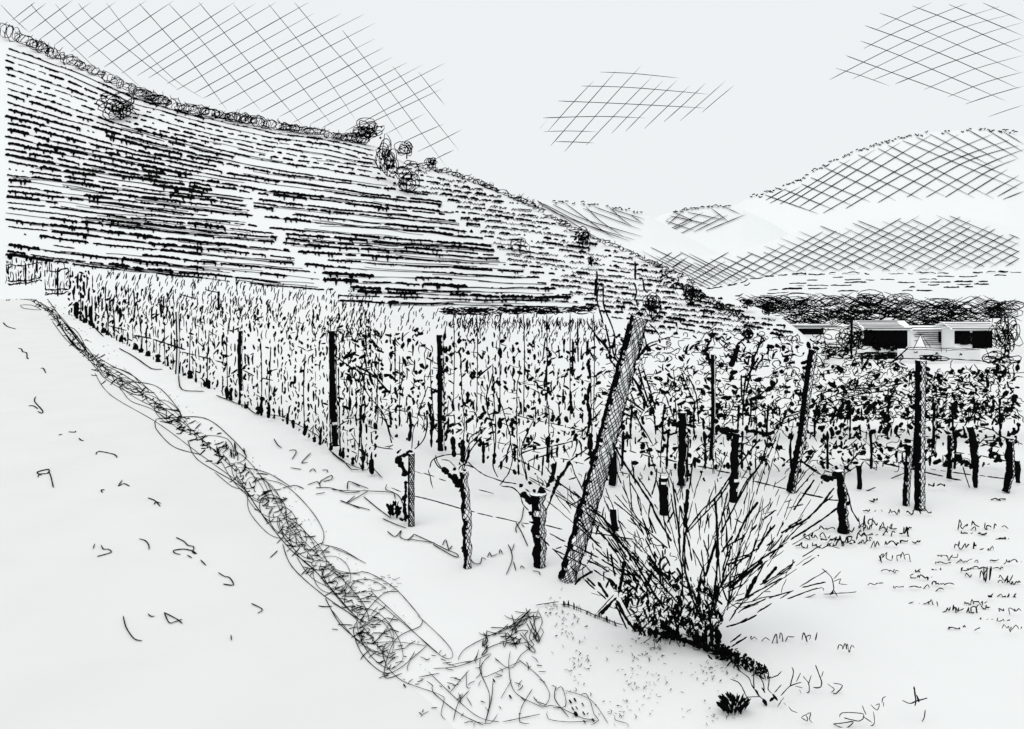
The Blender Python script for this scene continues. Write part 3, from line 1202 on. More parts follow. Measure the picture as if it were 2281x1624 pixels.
# dark block and netted sides of the far end of the row
def end_block(x0, x1, yt, yb, Y, label):
    p = W((x0 + x1) / 2, yb, Y)
    e = empty('grapevine', p, label, 'grapevine', 'vine ends by the far bend of the track')
    fb = MB()
    x = x0
    while x < x1:
        shoot_column(fb, x, yt + U(0, 10), yb - U(0, 8) - (10 if x > x1 - 15 else 0), Y, wr=(2.2, 4.2), lens=(12, 34), gap=(1, 7), dens=.9, jit=2)
        x += U(4, 6.5)
    for yy in (yt + 24, yb - 14, yb - 6):
        stroke(fb, [(x0, yy + 2), ((x0 + x1) / 2, yy + U(-3, 3)), (x1 - 5, yy - 5)], 3.5, plane(Y), wob=2, rough=.5, step=4)
    fb.build('foliage', e)
    tb = MB()
    stroke(tb, [((x0 + x1) / 2, yt + 20), ((x0 + x1) / 2 + 1, yb)], 5, plane(Y), rough=.3)
    tb.build('trunk', e)


end_block(15, 98, 566, 636, 36, 'dense dark vine at the far bend of the track, at the edge of the view')
end_block(100, 156, 578, 660, 32, 'narrow dark vine between the far bend and the long vine row')

# ------------------------------------------------------------------ second row
def r2Y(x):
    return 5.88 / ((x - CX) / F + .675)


R2B = [(745, 1000), (830, 1020), (900, 990), (980, 1020), (1060, 1035), (1110, 1070), (1160, 1075), (1240, 1070), (1300, 1060), (1345, 1050)]
R2T = [(745, 672), (850, 678), (980, 692), (1150, 704), (1345, 722)]
b2 = [748, 806, 866, 928, 992, 1058, 1126, 1196, 1268, 1342]
for i in range(len(b2) - 1):
    a, b = b2[i], b2[i + 1]
    xm = (a + b) / 2
    e = vine('grapevine', xm, 0, r2Y(xm), '%s airy vine from the left in the second row, behind the netted vine trunks' % ORD[i], 'vines in the second row')
    fb = MB()
    yt, yb = lerp_poly(R2T, xm), lerp_poly(R2B, xm)
    dens = .78 if xm < 1000 else .7
    for yy in range(int(yt) + 4, int(yt + 56), 13):
        for _ in range(int((b - a) / 10)):
            x = U(a, b)
            ticks(fb, x, yy, r2Y(x), 1 if x < 1000 else 2, 2.3, 11, .16)
    x = a + U(2, 5)
    while x < b:
        y0 = lerp_poly(R2T, x) + U(40, 70)
        big_ = R() < .25
        shoot_column(fb, x, y0, lerp_poly(R2B, x) + U(-60, 10), r2Y(x), wr=(5, 11) if big_ else (2.8, 6.4), lens=(8, 30), gap=(5, 15), dens=dens)
        x += U(10, 17)
    for _ in range(int((b - a) * 1.1)):
        x, y = U(a, b), U(yt + 50, yb - 60)
        if R() < .5:
            l, an = U(8, 26), U(-1.5, 1.5)
            stroke(fb, [(x, y), (x + l * sin(an) * .5 + U(-4, 4), y + l * cos(an) * .5), (x + l * sin(an), y + l * cos(an))], U(1.7, 2.6), plane(r2Y(x), .2), n=3, step=5)
        else:
            blob(fb, x, y, U(5, 11), U(6, 14), r2Y(x) + U(-.2, .2), U(-1.4, 1.4))
    fb.build('foliage', e)
    tb = MB()
    x = xm + U(-12, 12)
    y1 = yb + U(-10, 14)
    stroke(tb, [(x + U(-8, 8), yt + 110), (x + U(-7, 7), yt + 170), (x + U(-4, 4), yb - 90), (x, y1 - 30)], 2.6, plane(r2Y(x)), rough=.3, wob=1)
    ll = U(18, 60)
    y1 -= U(0, 50)
    stroke(tb, [(x + U(-3, 3), y1 - ll), (x + U(-3, 3), y1 - ll * .5), (x, y1)], U(6, 11), plane(r2Y(x)), rough=.4, n=5, step=6)
    stroke(tb, [(x, y1), W_ if False else (x + U(-2, 2), HY + H * F / r2Y(x) - 2)], 2.0, plane(r2Y(x)), rough=.3) if False else None
    tb.build('trunk', e)

# row behind: its dark trimmed top shows over the second row
mb = MB()
Y3 = 15.0
for _ in range(300):
    t = R()
    x = 985 + 340 * t
    y = 694 - 4 * t + U(-7, 7)
    l = U(5, 13)
    stroke(mb, [(x - l, y + U(-3, 3)), (x, y + U(-4, 4)), (x + l, y + U(-3, 3))], U(1.8, 3.0), plane(Y3, .15), n=3, step=5, wob=.5)
for _ in range(90):
    x = U(1000, 1340)
    y = 706 + U(0, 12)
    stroke(mb, [(x, y), (x + U(-4, 4), y + U(6, 10)), (x + U(-5, 5), y + U(12, 22))], 2.2, plane(Y3, .1), n=3, step=4)
for x in range(1010, 1330, 52):
    yg = HY + (H - gz((x - CX) * Y3 / F, Y3)) * F / Y3
    stroke(mb, [(x, 700), (x + U(-3, 3), 780), (x, yg)], 2.4, plane(Y3), n=4)
for x in range(992, 1330, 15):
    shoot_column(mb, x + U(-4, 4), 715, HY + (H - gz((x - CX) * Y3 / F, Y3)) * F / Y3, Y3, wr=(2, 4.2), lens=(6, 20), gap=(8, 26), dens=.6)
tag(mb.build('vine_row'), 'dark trimmed top of a vine row at the hill foot, behind the second row', 'vine row')

# individual shoots and stems seen clearly in the second row
e = vine('grapevine', 1120, 1100, 8.1, 'old vine with long thin looping canes between the two netted trunks and the leaning post', None)
mb = MB()
for ww, pts in S('E', '7 1700,640 1750,720 1740,760;7 980,1210 900,1290 860,1340 820,1500;9 950,1270 870,1370 830,1490;8 980,1000 985,1110 1010,1180 1030,1340 1020,1450 1050,1530;8 1040,1000 1080,1090 1110,1200 1130,1290 1110,1380 1050,1470;'
                 '8 1130,1300 1145,1410 1120,1500 1060,1580;9 1020,870 990,970 975,1030 985,1100;7 1060,895 1010,960;8 1280,1160 1220,1290 1200,1370 1230,1500 1240,1550;7 1200,1290 1230,1350 1280,1270;'
                 '8 860,1430 940,1500 1060,1550 1170,1570;8 850,1380 700,1390 640,1420 620,1470;7 610,1480 640,1600;12 1010,820 940,880 920,910;9 1420,770 1370,800 1350,910;8 1410,780 1380,770;'
                 '7 600,1120 605,1210 580,1290 530,1350;6 740,1040 730,1130 700,1180;8 610,950 560,1080 540,1160;9 1180,1390 1250,1360 1400,1330 1560,1290;11 1240,1430 1310,1400 1420,1370'):
    stroke(mb, pts, ww, plane(8.1, .1), rough=.3, wob=.6)
mb.build('cane', e)
mb = MB()
for ww, pts in S('E', '30 490,1115 500,1200 490,1300;22 630,1180 630,1340;20 610,1050 630,1130;34 765,1270 775,1400;26 825,1290 825,1400;26 960,1300 960,1440;24 1155,1350 1160,1430;40 1150,1480 1165,1510;40 920,1150 960,1140;'
                 '24 1620,670 1615,760;26 1625,780 1635,900;26 1635,930 1620,1040 1635,1160 1615,1260;16 1525,650 1525,890;16 1470,650 1470,740;22 1195,1050 1200,1130;20 1465,970 1465,1060;22 1510,980 1520,1130;14 1340,1390 1330,1520;18 1420,1430 1400,1560;'
                 '20 960,730 955,780;22 1130,1180 1135,1215;20 1140,1160 1145,1265;14 400,640 400,900;14 1555,540 1560,800;16 180,1080 175,1340;20 370,1110 375,1200;24 170,1350 205,1380 190,1470'):
    stroke(mb, pts, ww * .8, plane(8.3, .3), rough=.4, n=5, step=5)
mb.build('foliage', e)

# near cane arching from the row 1 trunks up left
e = vine('grapevine', 870, 1085, 9.0, 'bare vine of long arching canes left of the first netted stake', None)
mb = MB()
for ww, pts in S('E', '9 0,740 60,790 170,860 280,900;14 150,820 200,850 270,890 330,960 370,1000;8 160,900 240,1020 320,1120 350,1200 380,1310;9 270,1080 330,1140 370,1260;7 175,600 220,680 215,760;7 215,580 215,700 250,830 280,900;'
                 '9 380,1000 430,960 450,870;7 120,1250 170,1330 160,1430;8 20,1240 60,1190 100,1170;8 0,1300 30,1260;8 320,600 300,660;10 340,560 330,610 300,660;7 60,1190 20,1230'):
    stroke(mb, pts, ww, plane(9.0, .1), rough=.3, wob=.6)
mb.build('cane', e)


# ------------------------------------------------------------------ posts, stakes and trunks in front
def netted(name, pts, w, Y, label, cat, group=None, black=.4, net=True, gap=.06, dY=None, spacing=9.0, netw=1.9, extra=(), tocol='stem'):
    fx, fy = pts[-1]
    p = W(fx, fy, Y)
    e = empty(name, p, label, cat, group)
    b = MB()
    if name == 'grapevine':
        w = [q * 1.22 for q in (w if isinstance(w, (list, tuple)) else [w, w])]
        black = min(1, black + .08)
    nb = limb(b, pts, w, Y, black, net, gap, spacing=spacing, netw=netw, dY=dY, gnarl=.11 if name == 'grapevine' else .03)
    b.build(tocol, e, mats=[WOODM, INK])
    if nb.v:
        nb.build('wire_net' if net else 'bark_edge', e)
    for nm, ss in extra:
        m2 = MB()
        for ww, q in ss:
            stroke(m2, q, ww * (1.25 if ww > 4 else 1.05), plane(Y, .03), rough=.6 if ww > 5 else .35, n=5, step=3.2 if ww > 5 else 5, wob=1.3 if ww > 5 else .5, taper=.3)
        m2.build(nm, e)
    return e


def Zp(x, y):
    return [(x, y)]


def KT(t, s):
    return S(t, s, 1)[0][1]


PG = 'trellis posts'
# the long leaning netted brace post
netted('brace_post', KT('Z', '1424,706 1385,850 1344,1010 1300,1165 1262,1292'), [36, 40, 44, 40, 38], gY(1264, 1292), 'long leaning post wrapped in wire net, the tallest thing in the vineyard', 'post', None,
       black=.18, gap=.06, spacing=8.5, netw=2.0, tocol='shaft',
       extra=[('twig', S('J', '9 250,250 210,380;9 240,260 225,380;11 190,460 150,620;8 150,390 240,470 300,500;7 230,430 330,490;7 260,420 310,500;8 300,280 370,350;7 250,430 280,500 350,550;7 130,400 200,440;7 150,640 190,700') + S('E', '9 1790,640 1800,760 1850,800;10 1770,760 1850,830 1960,960;8 1800,830 1900,900;9 1990,530 1960,700 1880,870;7 1880,540 1840,700;8 1950,560 1990,700 1930,780'))])
netted('stake', KT('K', '338,455 335,760 336,1080'), 13, gY(916, 1172), 'slim netted white stake, first on the left of the netted ones', 'stake', PG, black=.3, spacing=5.0, netw=2.2, tocol='shaft')
e = netted('grapevine', KT('K', '786,610 795,800 810,1000 812,1200 820,1440'), [13, 15, 17, 14, 13], gY(1042, 1265), 'old vine with a netted trunk and thick black arm reaching left, beside the slim stake', 'grapevine', 'old vines in front', black=.42, tocol='trunk',
       extra=[('arm', S('K', '40 590,585 640,620 700,680 740,740;36 690,640 740,700 770,780;30 740,680 775,760 785,850;22 700,580 715,610;20 800,590 780,640;10 740,600 760,560 830,560 870,580;9 530,490 560,560 620,600;8 590,510 660,520 720,580;9 545,470 560,530 600,580;9 780,560 830,480 830,350 860,300 975,235;10 790,550 850,420 900,350 935,310;24 775,1250 800,1340 820,1440;14 820,1380 845,1440'))])
e = netted('grapevine', KT('K', '1420,800 1425,1000 1430,1200 1435,1430'), [26, 24, 23, 22], gY(1203, 1262), 'stout old vine with a knotted black head and netted trunk, left of the leaning post', 'grapevine', 'old vines in front', black=.5, tocol='trunk',
       extra=[('head', S('K', '46 1290,790 1340,850 1400,880;40 1440,740 1450,800 1430,880;50 1380,840 1450,830;30 1380,920 1420,900;24 1260,720 1280,740;26 1380,770 1400,790;30 1340,700 1370,720;12 1310,760 1350,790;24 1340,960 1380,990;26 1400,1390 1440,1420 1480,1440;18 1340,1040 1400,1050')),
              ('arm', S('K', '22 1490,750 1530,660 1560,540;10 1450,740 1460,700 1420,660;12 1480,960 1530,850 1600,700;16 1520,840 1540,800;22 1540,800 1590,690 1630,630 1690,520;13 1690,520 1800,440 1890,370;9 1710,490 1740,430 1760,330;7 1330,690 1290,570 1275,470 1310,430;9 1320,690 1310,600;8 1310,430 1300,350 1340,270;10 1100,735 1200,750 1260,800 1290,890 1340,945;9 1300,400 1390,330;7 1690,500 1640,390;7 1580,490 1600,390'))])
mb = MB()
for _ in range(60):
    t = R()
    x = 1424 + (1262 - 1424) * t + random.choice((-1, 1, 1)) * U(14, 44)
    y = 706 + 586 * t
    l, an = U(8, 34), U(-1.2, 1.2)
    stroke(mb, [(x, y), (x + l * sin(an) * .5 + U(-4, 4), y + l * cos(an) * .5), (x + l * sin(an), y + l * cos(an))], U(1.8, 3.6), plane(gY(1264, 1292) + .12, .1), rough=.35, wob=.5, step=5)
e = vine('grapevine', 1300, 0, gY(1264, 1292) + .12, 'thin broken shoots of a vine growing up around the leaning netted post', None)
mb.build('cane', e)
# young vine trunk against the first stake
e = vine('grapevine', 903, 1160, gY(903, 1165), 'black crooked vine trunk tied against the slim white stake', 'old vines in front')
mb = MB()
for ww, pts in S('K', '44 210,490 240,540 270,590 285,650;30 230,480 290,465 350,440;18 250,420 210,450;14 290,450 340,430;24 288,690 290,800 280,900 285,1030;30 265,820 280,860;26 290,960 290,1040;24 235,1010 270,1030'):
    stroke(mb, pts, ww * 1.25, plane(gY(903, 1165) - .05), rough=.5, n=6, step=4, wob=.8)
mb.build('trunk', e)
mb = MB()
for ww, pts in S('K', '9 340,420 355,250 400,170;10 360,420 420,370 460,290 470,140;8 180,380 130,420;9 0,385 90,410 180,420;9 110,400 180,390;8 165,370 150,280;9 50,90 130,210 160,300 185,340'):
    stroke(mb, pts, ww, plane(gY(903, 1165)), rough=.3)
mb.build('cane', e)
# round black tuft at its foot
def tuft(name, x, y, w, h, n, label, cat='tuft', group=None, lw=3.2, spread=1.0):
    Y = gY(x, y + h * .5) if y + h * .5 < 1624 else gY(x, 1600)
    mb = MB()
    for _ in range(n):
        a, q = U(0, 6.28), math.sqrt(R())
        x0, y0 = x + w * .42 * q * cos(a), y + h * .42 * q * sin(a)
        l = h * U(.18, .36)
        dx = (x0 - x) * .35 + U(-3, 1)
        stroke(mb, [(x0 - dx * .5, y0 + l * .5), (x0 + U(-1, 1), y0), (x0 + dx, y0 - l * .7)], lw * U(.6, 1.3), plane(Y, .04), rough=.4, step=5, taper=.3)
    return tag(mb.build(name), label, cat, group)


tuft('weed', 877, 1136, 34, 38, 34, 'round black weed at the foot of the crooked vine trunk', 'weed', lw=5)

POSTS = [
    ('D', '2105,600 2110,900 2115,1100 2130,1330', 15, 'black post with a pale cap in the track row, left of the arching canes', .93, False),
    ('E', '685,625 690,900 690,1150 692,1360', 14, 'black post with a pale rounded cap in the second row', .82, False),
    ('D', '1122,480 1128,700 1120,880', 7, 'thin post beside the track row, farther off than the black ones', .6, False),
    ('D', '1525,600 1520,780 1528,980', 9, 'short black broken post in the middle of the row beside the track', .95, False),
    ('D', '1385,350 1385,470', 4, 'small far post near the top of the row beside the track', .95, False),
    ('F', '310,750 312,950 312,1150 300,1400', 8.5, 'slim black post right of the leaning post, ending above the bush', .75, False),
    ('J', '440,100 440,240 432,350', 17, 'short black post close behind the leaning netted post', .85, False),
    ('J', '440,515 445,590 460,670', 17, 'black stump below the leaning post, among the canes', .75, False),
    ('J', '793,295 795,420 800,560', 19, 'stubby solid black post between the bush canes', .97, False),
    ('F', '945,720 925,850 900,1040 880,1210 850,1390 800,1622', 18, 'leaning black post bound with net, right of the bush', .5, True),
    ('L', '770,930 755,1100 745,1250 742,1355', 14, 'short netted stake left of the tall upright post', .4, True),
    ('L', '845,338 842,600 838,900 838,1385', 21, 'tall straight netted post standing upright in front of the farm', .36, True),
]
for t, s, ww, label, blk, net in POSTS:
    pts = KT(t, s)
    fx, fy = pts[-1]
    Y = gY(fx, fy) if fy > 1010 else (r1Y(fx) - .35 if fx < 730 else gY(fx, max(fy, 1005)))
    if 'slim black post right' in label:
        Y = 9.0
    netted('stake' if 'stake' in label else ('stump' if 'stump' in label else 'post'), pts, ww, Y, label, 'stake' if 'stake' in label else 'post', PG, black=blk, net=net, gap=.07 if blk < .6 else .012, spacing=8, tocol='shaft')

TR = [
    ('J', '930,-170 932,0 930,120 920,350', [15, 14, 13, 13], .8, 'vine with a black T-shaped head on a straight trunk, behind the bush canes',
     S('F', '40 80,1190 140,1195;26 20,1170 80,1200;22 140,1195 200,1210;10 210,1190 240,1180;14 100,1100 90,1160;10 130,1230 150,1560')),
    ('J', '1320,-20 1305,110 1300,235 1298,320 1290,470', [15, 15, 14, 16, 14], .8, 'dark vine trunk behind the longest bush cane',
     S('F', '40 350,1240 440,1230;44 520,1235 640,1250;22 250,1270 310,1270;18 440,1240 480,1230;30 380,1230 420,1225;20 640,1250 700,1240')),
    ('L', '275,1110 290,1200 295,1300 300,1400 305,1545', [13, 16, 15, 17, 18], .62, 'gnarled vine with a black forked head right of the bush',
     S('L', '34 150,1150 200,1165 270,1150;12 0,1030 80,1100 150,1140;12 20,1050 130,1120;30 230,1130 280,1160 290,1110;12 290,1130 350,1060 420,970;9 300,1140 400,1080;20 0,1040 30,1050;22 300,1360 350,1320;24 290,1530 350,1545;12 300,1210 340,1290 360,1380 410,1470;40 150,1190 155,1205')),
    ('L', '1190,800 1215,920 1225,1050 1230,1230', [12, 14, 12, 6], .8, 'crooked black vine trunk with an arm bent left, right of the tall upright post',
     S('L', '20 1010,1050 1090,1045 1160,1055 1210,1100;9 1140,1080 1160,1150 1185,1230;14 1165,800 1180,830;9 1240,800 1340,820 1400,870;9 1220,640 1250,650 1200,760;22 1235,1270 1250,1300;22 1255,1330 1250,1390;24 1250,1410 1265,1450 1290,1465;9 1250,930 1300,880 1370,870;9 1260,940 1350,910')),
    ('L', '1470,880 1470,1040 1468,1140 1440,1260', [14, 13, 14, 11], .5, 'netted vine trunk at the right edge of the vineyard',
     S('L', '30 1440,910 1500,880;18 1450,860 1520,840 1530,790;20 1395,900 1410,950;12 1370,850 1440,890;9 1270,920 1400,950;9 1280,900 1420,900;22 1440,1240 1460,1265')),
    ('L', '1522,1040 1525,1120 1525,1195', [8, 9, 8], .8, 'short black stem beside the netted trunk at the right edge', S('L', '12 1530,720 1530,760;20 1525,770 1530,820;14 1530,900 1530,930')),
    ('L', '410,1070 418,1150 415,1240', [8, 8, 7], .95, 'thin black stem between the gnarled vine and the short netted stake', S('L', '30 420,1000 440,980;14 420,1290 440,1300;10 425,1270 530,1225')),
    ('L', '1050,860 1048,1000 1045,1165', [8, 7, 8], .6, 'thin forked vine stem right of the tall upright post', S('L', '18 1010,830 1045,860;16 1060,850 1140,820;9 1150,800 1210,720 1245,650')),
    ('L', '945,630 940,800 935,990', [5, 6, 6], .5, 'slender bare stem just right of the tall upright post', S('L', '10 870,735 940,740 1010,750;9 870,870 910,870;9 860,945 910,948;12 780,1105 860,1050 940,1000;8 580,1195 680,1145 740,1125')),
    ('L', '1110,990 1115,1040', [10, 9], .95, 'black stub of a cut vine near the right hand trunks', S('L', '9 1095,820 1095,960')),
]
for t, s, ww, blk, label, ss in TR:
    pts = KT(t, s)
    fx, fy = pts[-1]
    netted('grapevine', pts, ww, gY(fx, max(fy, 1060)), label, 'grapevine', 'old vines in front', black=blk, net=blk < .7, gap=.05 if blk < .6 else .012, spacing=7, tocol='trunk', extra=[('arm', [(a * .85, q) for a, q in ss])])

# ------------------------------------------------------------------ right block of vines: two rows behind the posts
RT = [(1345, 740), (1450, 752), (1560, 742), (1700, 738), (1830, 770), (1930, 792), (2000, 800), (2030, 818), (2180, 826), (2281, 790)]


def leaf_mix(fb, a, b, yt, yb, Yf, n, kinds, jit=.4):
    for _ in range(n):
        x = U(a, b)
        y = U(yt(x), yb(x))
        Y = Yf(x) + U(-jit, jit)
        q = R()
        if q < kinds[0]:
            blob(fb, x, y, U(6, 13), U(6, 15), Y, U(-1.5, 1.5))
        elif q < kinds[0] + kinds[1]:
            pts = [(x, y)]
            an = U(0, 6.28)
            for _ in range(random.randint(3, 7)):
                an += U(-1.6, 1.6)
                l = U(4, 10)
                x += l * cos(an)
                y += l * sin(an) * .75
                pts.append((x, y))
            stroke(fb, pts, U(1.7, 2.5), plane(Y), n=3, step=4)
        else:
            l, an = U(6, 18), U(-1.5, 1.5)
            stroke(fb, [(x, y), (x + l * sin(an) * .5 + U(-2, 2), y + l * cos(an) * .5), (x + l * sin(an), y + l * cos(an))], U(2, 4.4), plane(Y), n=4, step=5, rough=.4)


nb_ = 11
for i in range(nb_):
    a = 1345 + (2268 - 1345) * i / nb_
    b = 1345 + (2268 - 1345) * (i + 1) / nb_
    xm = (a + b) / 2
    Yb = 12.5
    e = vine('grapevine', xm, 0, Yb, '%s leafy vine from the left in the back row below the farm' % ORD[i], 'leafy vines below the farm')
    fb = MB()
    leaf_mix(fb, a, b, lambda x: lerp_poly(RT, x) + 2, lambda x: 935, lambda x: Yb, 165 if xm > 1500 else 110, (.15, .5), .8)
    fb.build('foliage', e)
    tb = MB()
    x = xm + U(-20, 20)
    stroke(tb, [(x + U(-5, 5), 900), (x + U(-3, 3), 940), (x, HY + (H - gz((x - CX) * Yb / F, Yb)) * F / Yb)], 4.5, plane(Yb), rough=.4)
    tb.build('trunk', e)
RB = [(1345, 1100), (1440, 1110), (1560, 1100), (1640, 1090), (1720, 1060), (1790, 1050), (1850, 1065), (1920, 1030), (1990, 1040), (2050, 1030), (2150, 1040), (2268, 1030)]
nb_ = 10
for i in range(nb_):
    a = 1350 + (2266 - 1350) * i / nb_
    b = 1350 + (2266 - 1350) * (i + 1) / nb_
    xm = (a + b) / 2
    Yb = 9.2
    e = vine('grapevine', xm, 0, Yb, '%s vine from the left in the front row of the block below the farm' % ORD[i], 'front vines of the right block')
    fb = MB()
    core = 1 if 1790 < xm < 2010 else .45
    leaf_mix(fb, a, b, lambda x: 895, lambda x: lerp_poly(RB, x), lambda x: Yb, int(84 * core) + 14, (.5, .2), .4)
    x = a + U(3, 9)
    while x < b:
        shoot_column(fb, x, 880 + U(0, 50), lerp_poly(RB, x) + U(-50, 10), Yb, wr=(2.6, 7.5), lens=(8, 26), gap=(6, 20), dens=.66)
        x += U(10, 20)
    for _ in range(16 if xm < 1800 else 9):                 # thin side twigs
        x, y = U(a, b), U(930, lerp_poly(RB, xm))
        l, an = U(10, 34), U(-1.2, 1.2)
        stroke(fb, [(x, y), (x + l * sin(an) * .5 + U(-4, 4), y + l * cos(an) * .5), (x + l * sin(an), y + l * cos(an))], U(1.8, 2.8), plane(Yb, .3), n=3, step=5)
    fb.build('foliage', e)
    tb = MB()
    x = xm + U(-30, 30)
    yg = HY + (H - gz((x - CX) * Yb / F, Yb)) * F / Yb
    stroke(tb, [(x + U(-5, 5), 960), (x + U(-3, 3), 1000), (x, min(yg, 1045))], 6, plane(Yb), rough=.4, n=5)
    tb.build('trunk', e)

# bare saplings whose thin stems stand up against the hill
def strokes_thing(name, ss, Y, label, cat, group=None, part=None, foot=None, jit=.03, rough=.25, wob=.4):
    mb = MB()
    for ww, pts in ss:
        stroke(mb, pts, ww * (1.3 if name == 'sapling' else 1), plane(Y, jit), rough=rough, wob=wob, step=5, n=4)
    return tag(mb.build(name), label, cat, group)


strokes_thing('sapling', S('E', '9 1675,220 1680,270 1672,380;8 1690,320 1680,400 1700,480 1720,560;14 1672,270 1670,380;8 1720,320 1720,430 1745,500 1780,590 1790,640;9 1730,560 1760,700 1755,780;12 1660,620 1720,680 1750,720;8 1620,560 1660,610 1700,690;'
                           '14 1830,650 1870,710 1930,780;9 1790,640 1780,720 1800,780 1830,820;10 1760,780 1800,830 1830,860 1900,950;9 1840,830 1920,920 1990,1080;8 1860,850 1950,960 2000,1090;8 1930,780 2000,690 2080,660 2140,640;9 1930,790 1980,720 2060,680;'
                           '8 1940,830 1990,1000 2040,1130 2050,1260;8 1970,840 2010,960 2050,1100;10 1900,1050 1940,1080 1980,1110;7 1830,1190 1790,1270 1770,1300;7 1840,1220 1800,1290'), 6.9,
              'bare forked sapling crossing behind the leaning netted post', 'sapling')
strokes_thing('sapling', S('E', '10 1920,160 1922,280;9 1915,300 1930,350 1915,410;8 1925,400 1940,450;8 1335,790 1355,640;8 1970,270 1980,340 2000,360'), 9.5, 'thin bare whip standing upright against the terraced hill', 'sapling')
strokes_thing('sapling', S('F', '24 470,690 450,760 420,830;14 400,820 395,860;9 520,640 460,690;9 620,640 600,700 560,790;9 600,770 570,820 520,900;8 630,770 590,820 580,860;8 520,870 510,960 500,1100 500,1200;8 490,880 490,980 500,1080;'
                           '9 550,1030 550,1120 535,1200;8 560,800 540,900 520,1000;9 455,1010 470,960;14 500,740 520,700;10 540,770 530,820;16 590,690 640,660;9 620,780 680,790'), 8.6,
              'pale forked tree trunk leaning right in the middle of the vine block', 'sapling')
strokes_thing('vine_cane', S('L', '9 130,630 250,580 330,545 480,530 600,505 720,460 810,420;10 140,655 250,620 360,590 480,565 640,545;9 330,545 450,550 600,515;16 640,515 730,495;8 350,520 420,460 510,415;8 620,360 660,345 720,310;14 615,350 660,350'), 7.6,
              'long pale cane arching up to the tall upright post', 'cane')
strokes_thing('vine_cane', S('F', '9 700,1190 780,1150 860,1120 960,1070;12 710,1205 800,1170 920,1115;9 800,1130 900,1090 1000,1050;9 150,880 200,990 215,1100 220,1190;8 110,860 150,960 200,1060;8 100,880 130,970'), 7.6,
              'straight pale cane rising right from the bush towards the leaning post', 'cane')

# ------------------------------------------------------------------ trellis wires
WIRES = [
    ('lowest wire strung between the first netted stake and the stout old vine', 6.9, '10 K 165,750 250,785;12 K 360,820 560,870 760,930;11 K 830,945 880,958;11 K 900,965 1035,998;12 K 1055,1000 1255,1045;10 K 1275,1050 1345,1060;12 K 1465,1065 1625,1105;11 J 250,685 420,710 580,735'),
    ('middle wire strung behind the first netted stake', 8.2, '7 K 365,607 430,630;10 K 435,625 530,655;12 K 570,672 630,690;10 K 0,385 80,410;9 K 910,765 1040,800'),
    ('upper wire crossing the second row in front of the black posts', 8.0, '10 K 170,80 305,98;11 K 375,115 470,145;11 K 515,160 650,210;11 K 715,245 765,262;11 K 810,278 875,300;10 K 1125,115 1190,122;10 K 1225,128 1400,175;10 K 1410,178 1480,188;10 K 1510,195 1640,220;10 K 1660,230 1800,265'),
    ('short dashed wire above the stout old vine', 7.2, '10 K 950,325 1030,340;10 K 1070,362 1155,380;9 K 1160,382 1220,390;12 K 1260,415 1310,425;9 K 1365,440 1440,450;10 K 1525,482 1590,490;10 K 1610,502 1690,512;9 K 1720,525 1810,548'),
    ('wire running behind the bush canes from the leaning post', 8.0, '10 J 445,75 500,95;11 J 550,105 600,120;11 J 640,130 725,158;13 J 800,165 890,185;10 J 940,195 1020,212;11 J 1035,215 1150,235;12 J 1170,245 1270,265;9 J 1330,290 1385,298;9 J 480,260 550,270'),
    ('wire between the bush and the gnarled forked vine', 7.1, '13 J 1440,322 1560,350;10 J 1560,352 1740,395;14 J 1775,405 1930,440;11 J 1945,450 2050,460'),
    ('lower wire running through the tall upright post', 7.9, '10 L 415,1030 560,1050;12 L 575,1058 700,1085;10 L 710,1090 810,1105;11 L 865,1120 1000,1150;13 L 1030,1162 1130,1178'),
    ('far lower wire between the right hand vine trunks', 8.2, '9 L 915,1100 950,1105;9 L 985,1110 1020,1115;10 L 1065,1122 1200,1140;9 L 1255,1142 1300,1150;10 L 1310,1152 1440,1168'),
    ('upper wire between the right hand vine trunks', 8.3, '9 L 1070,985 1150,990;8 L 1175,995 1200,998;9 L 1265,1005 1330,1018;9 L 1340,1000 1440,1005;10 L 1330,1020 1450,1045'),
    ('dashed wire strung along the row beside the track', 11.0, '12 D 850,630 960,650;12 D 970,655 1050,680;13 D 1050,680 1175,720;9 D 1150,735 1240,755;9 D 1255,760 1345,785;9 D 1365,790 1445,810;10 D 1540,850 1610,885;9 D 690,570 800,600;9 D 1660,900 1730,915;8 D 1300,340 1390,360;8 D 1140,370 1250,400'),
]
for label, Y, txt in WIRES:
    mb = MB()
    for part in txt.split(';'):
        ww, t, rest = part.split(' ', 2)
        for a, pts in S(t, rest, float(ww) * TILES[t][2]):
            stroke(mb, pts, a, plane(Y), rough=.2, wob=.3, step=6)
    tag(mb.build('trellis_wire'), label, 'wire', 'trellis wires')

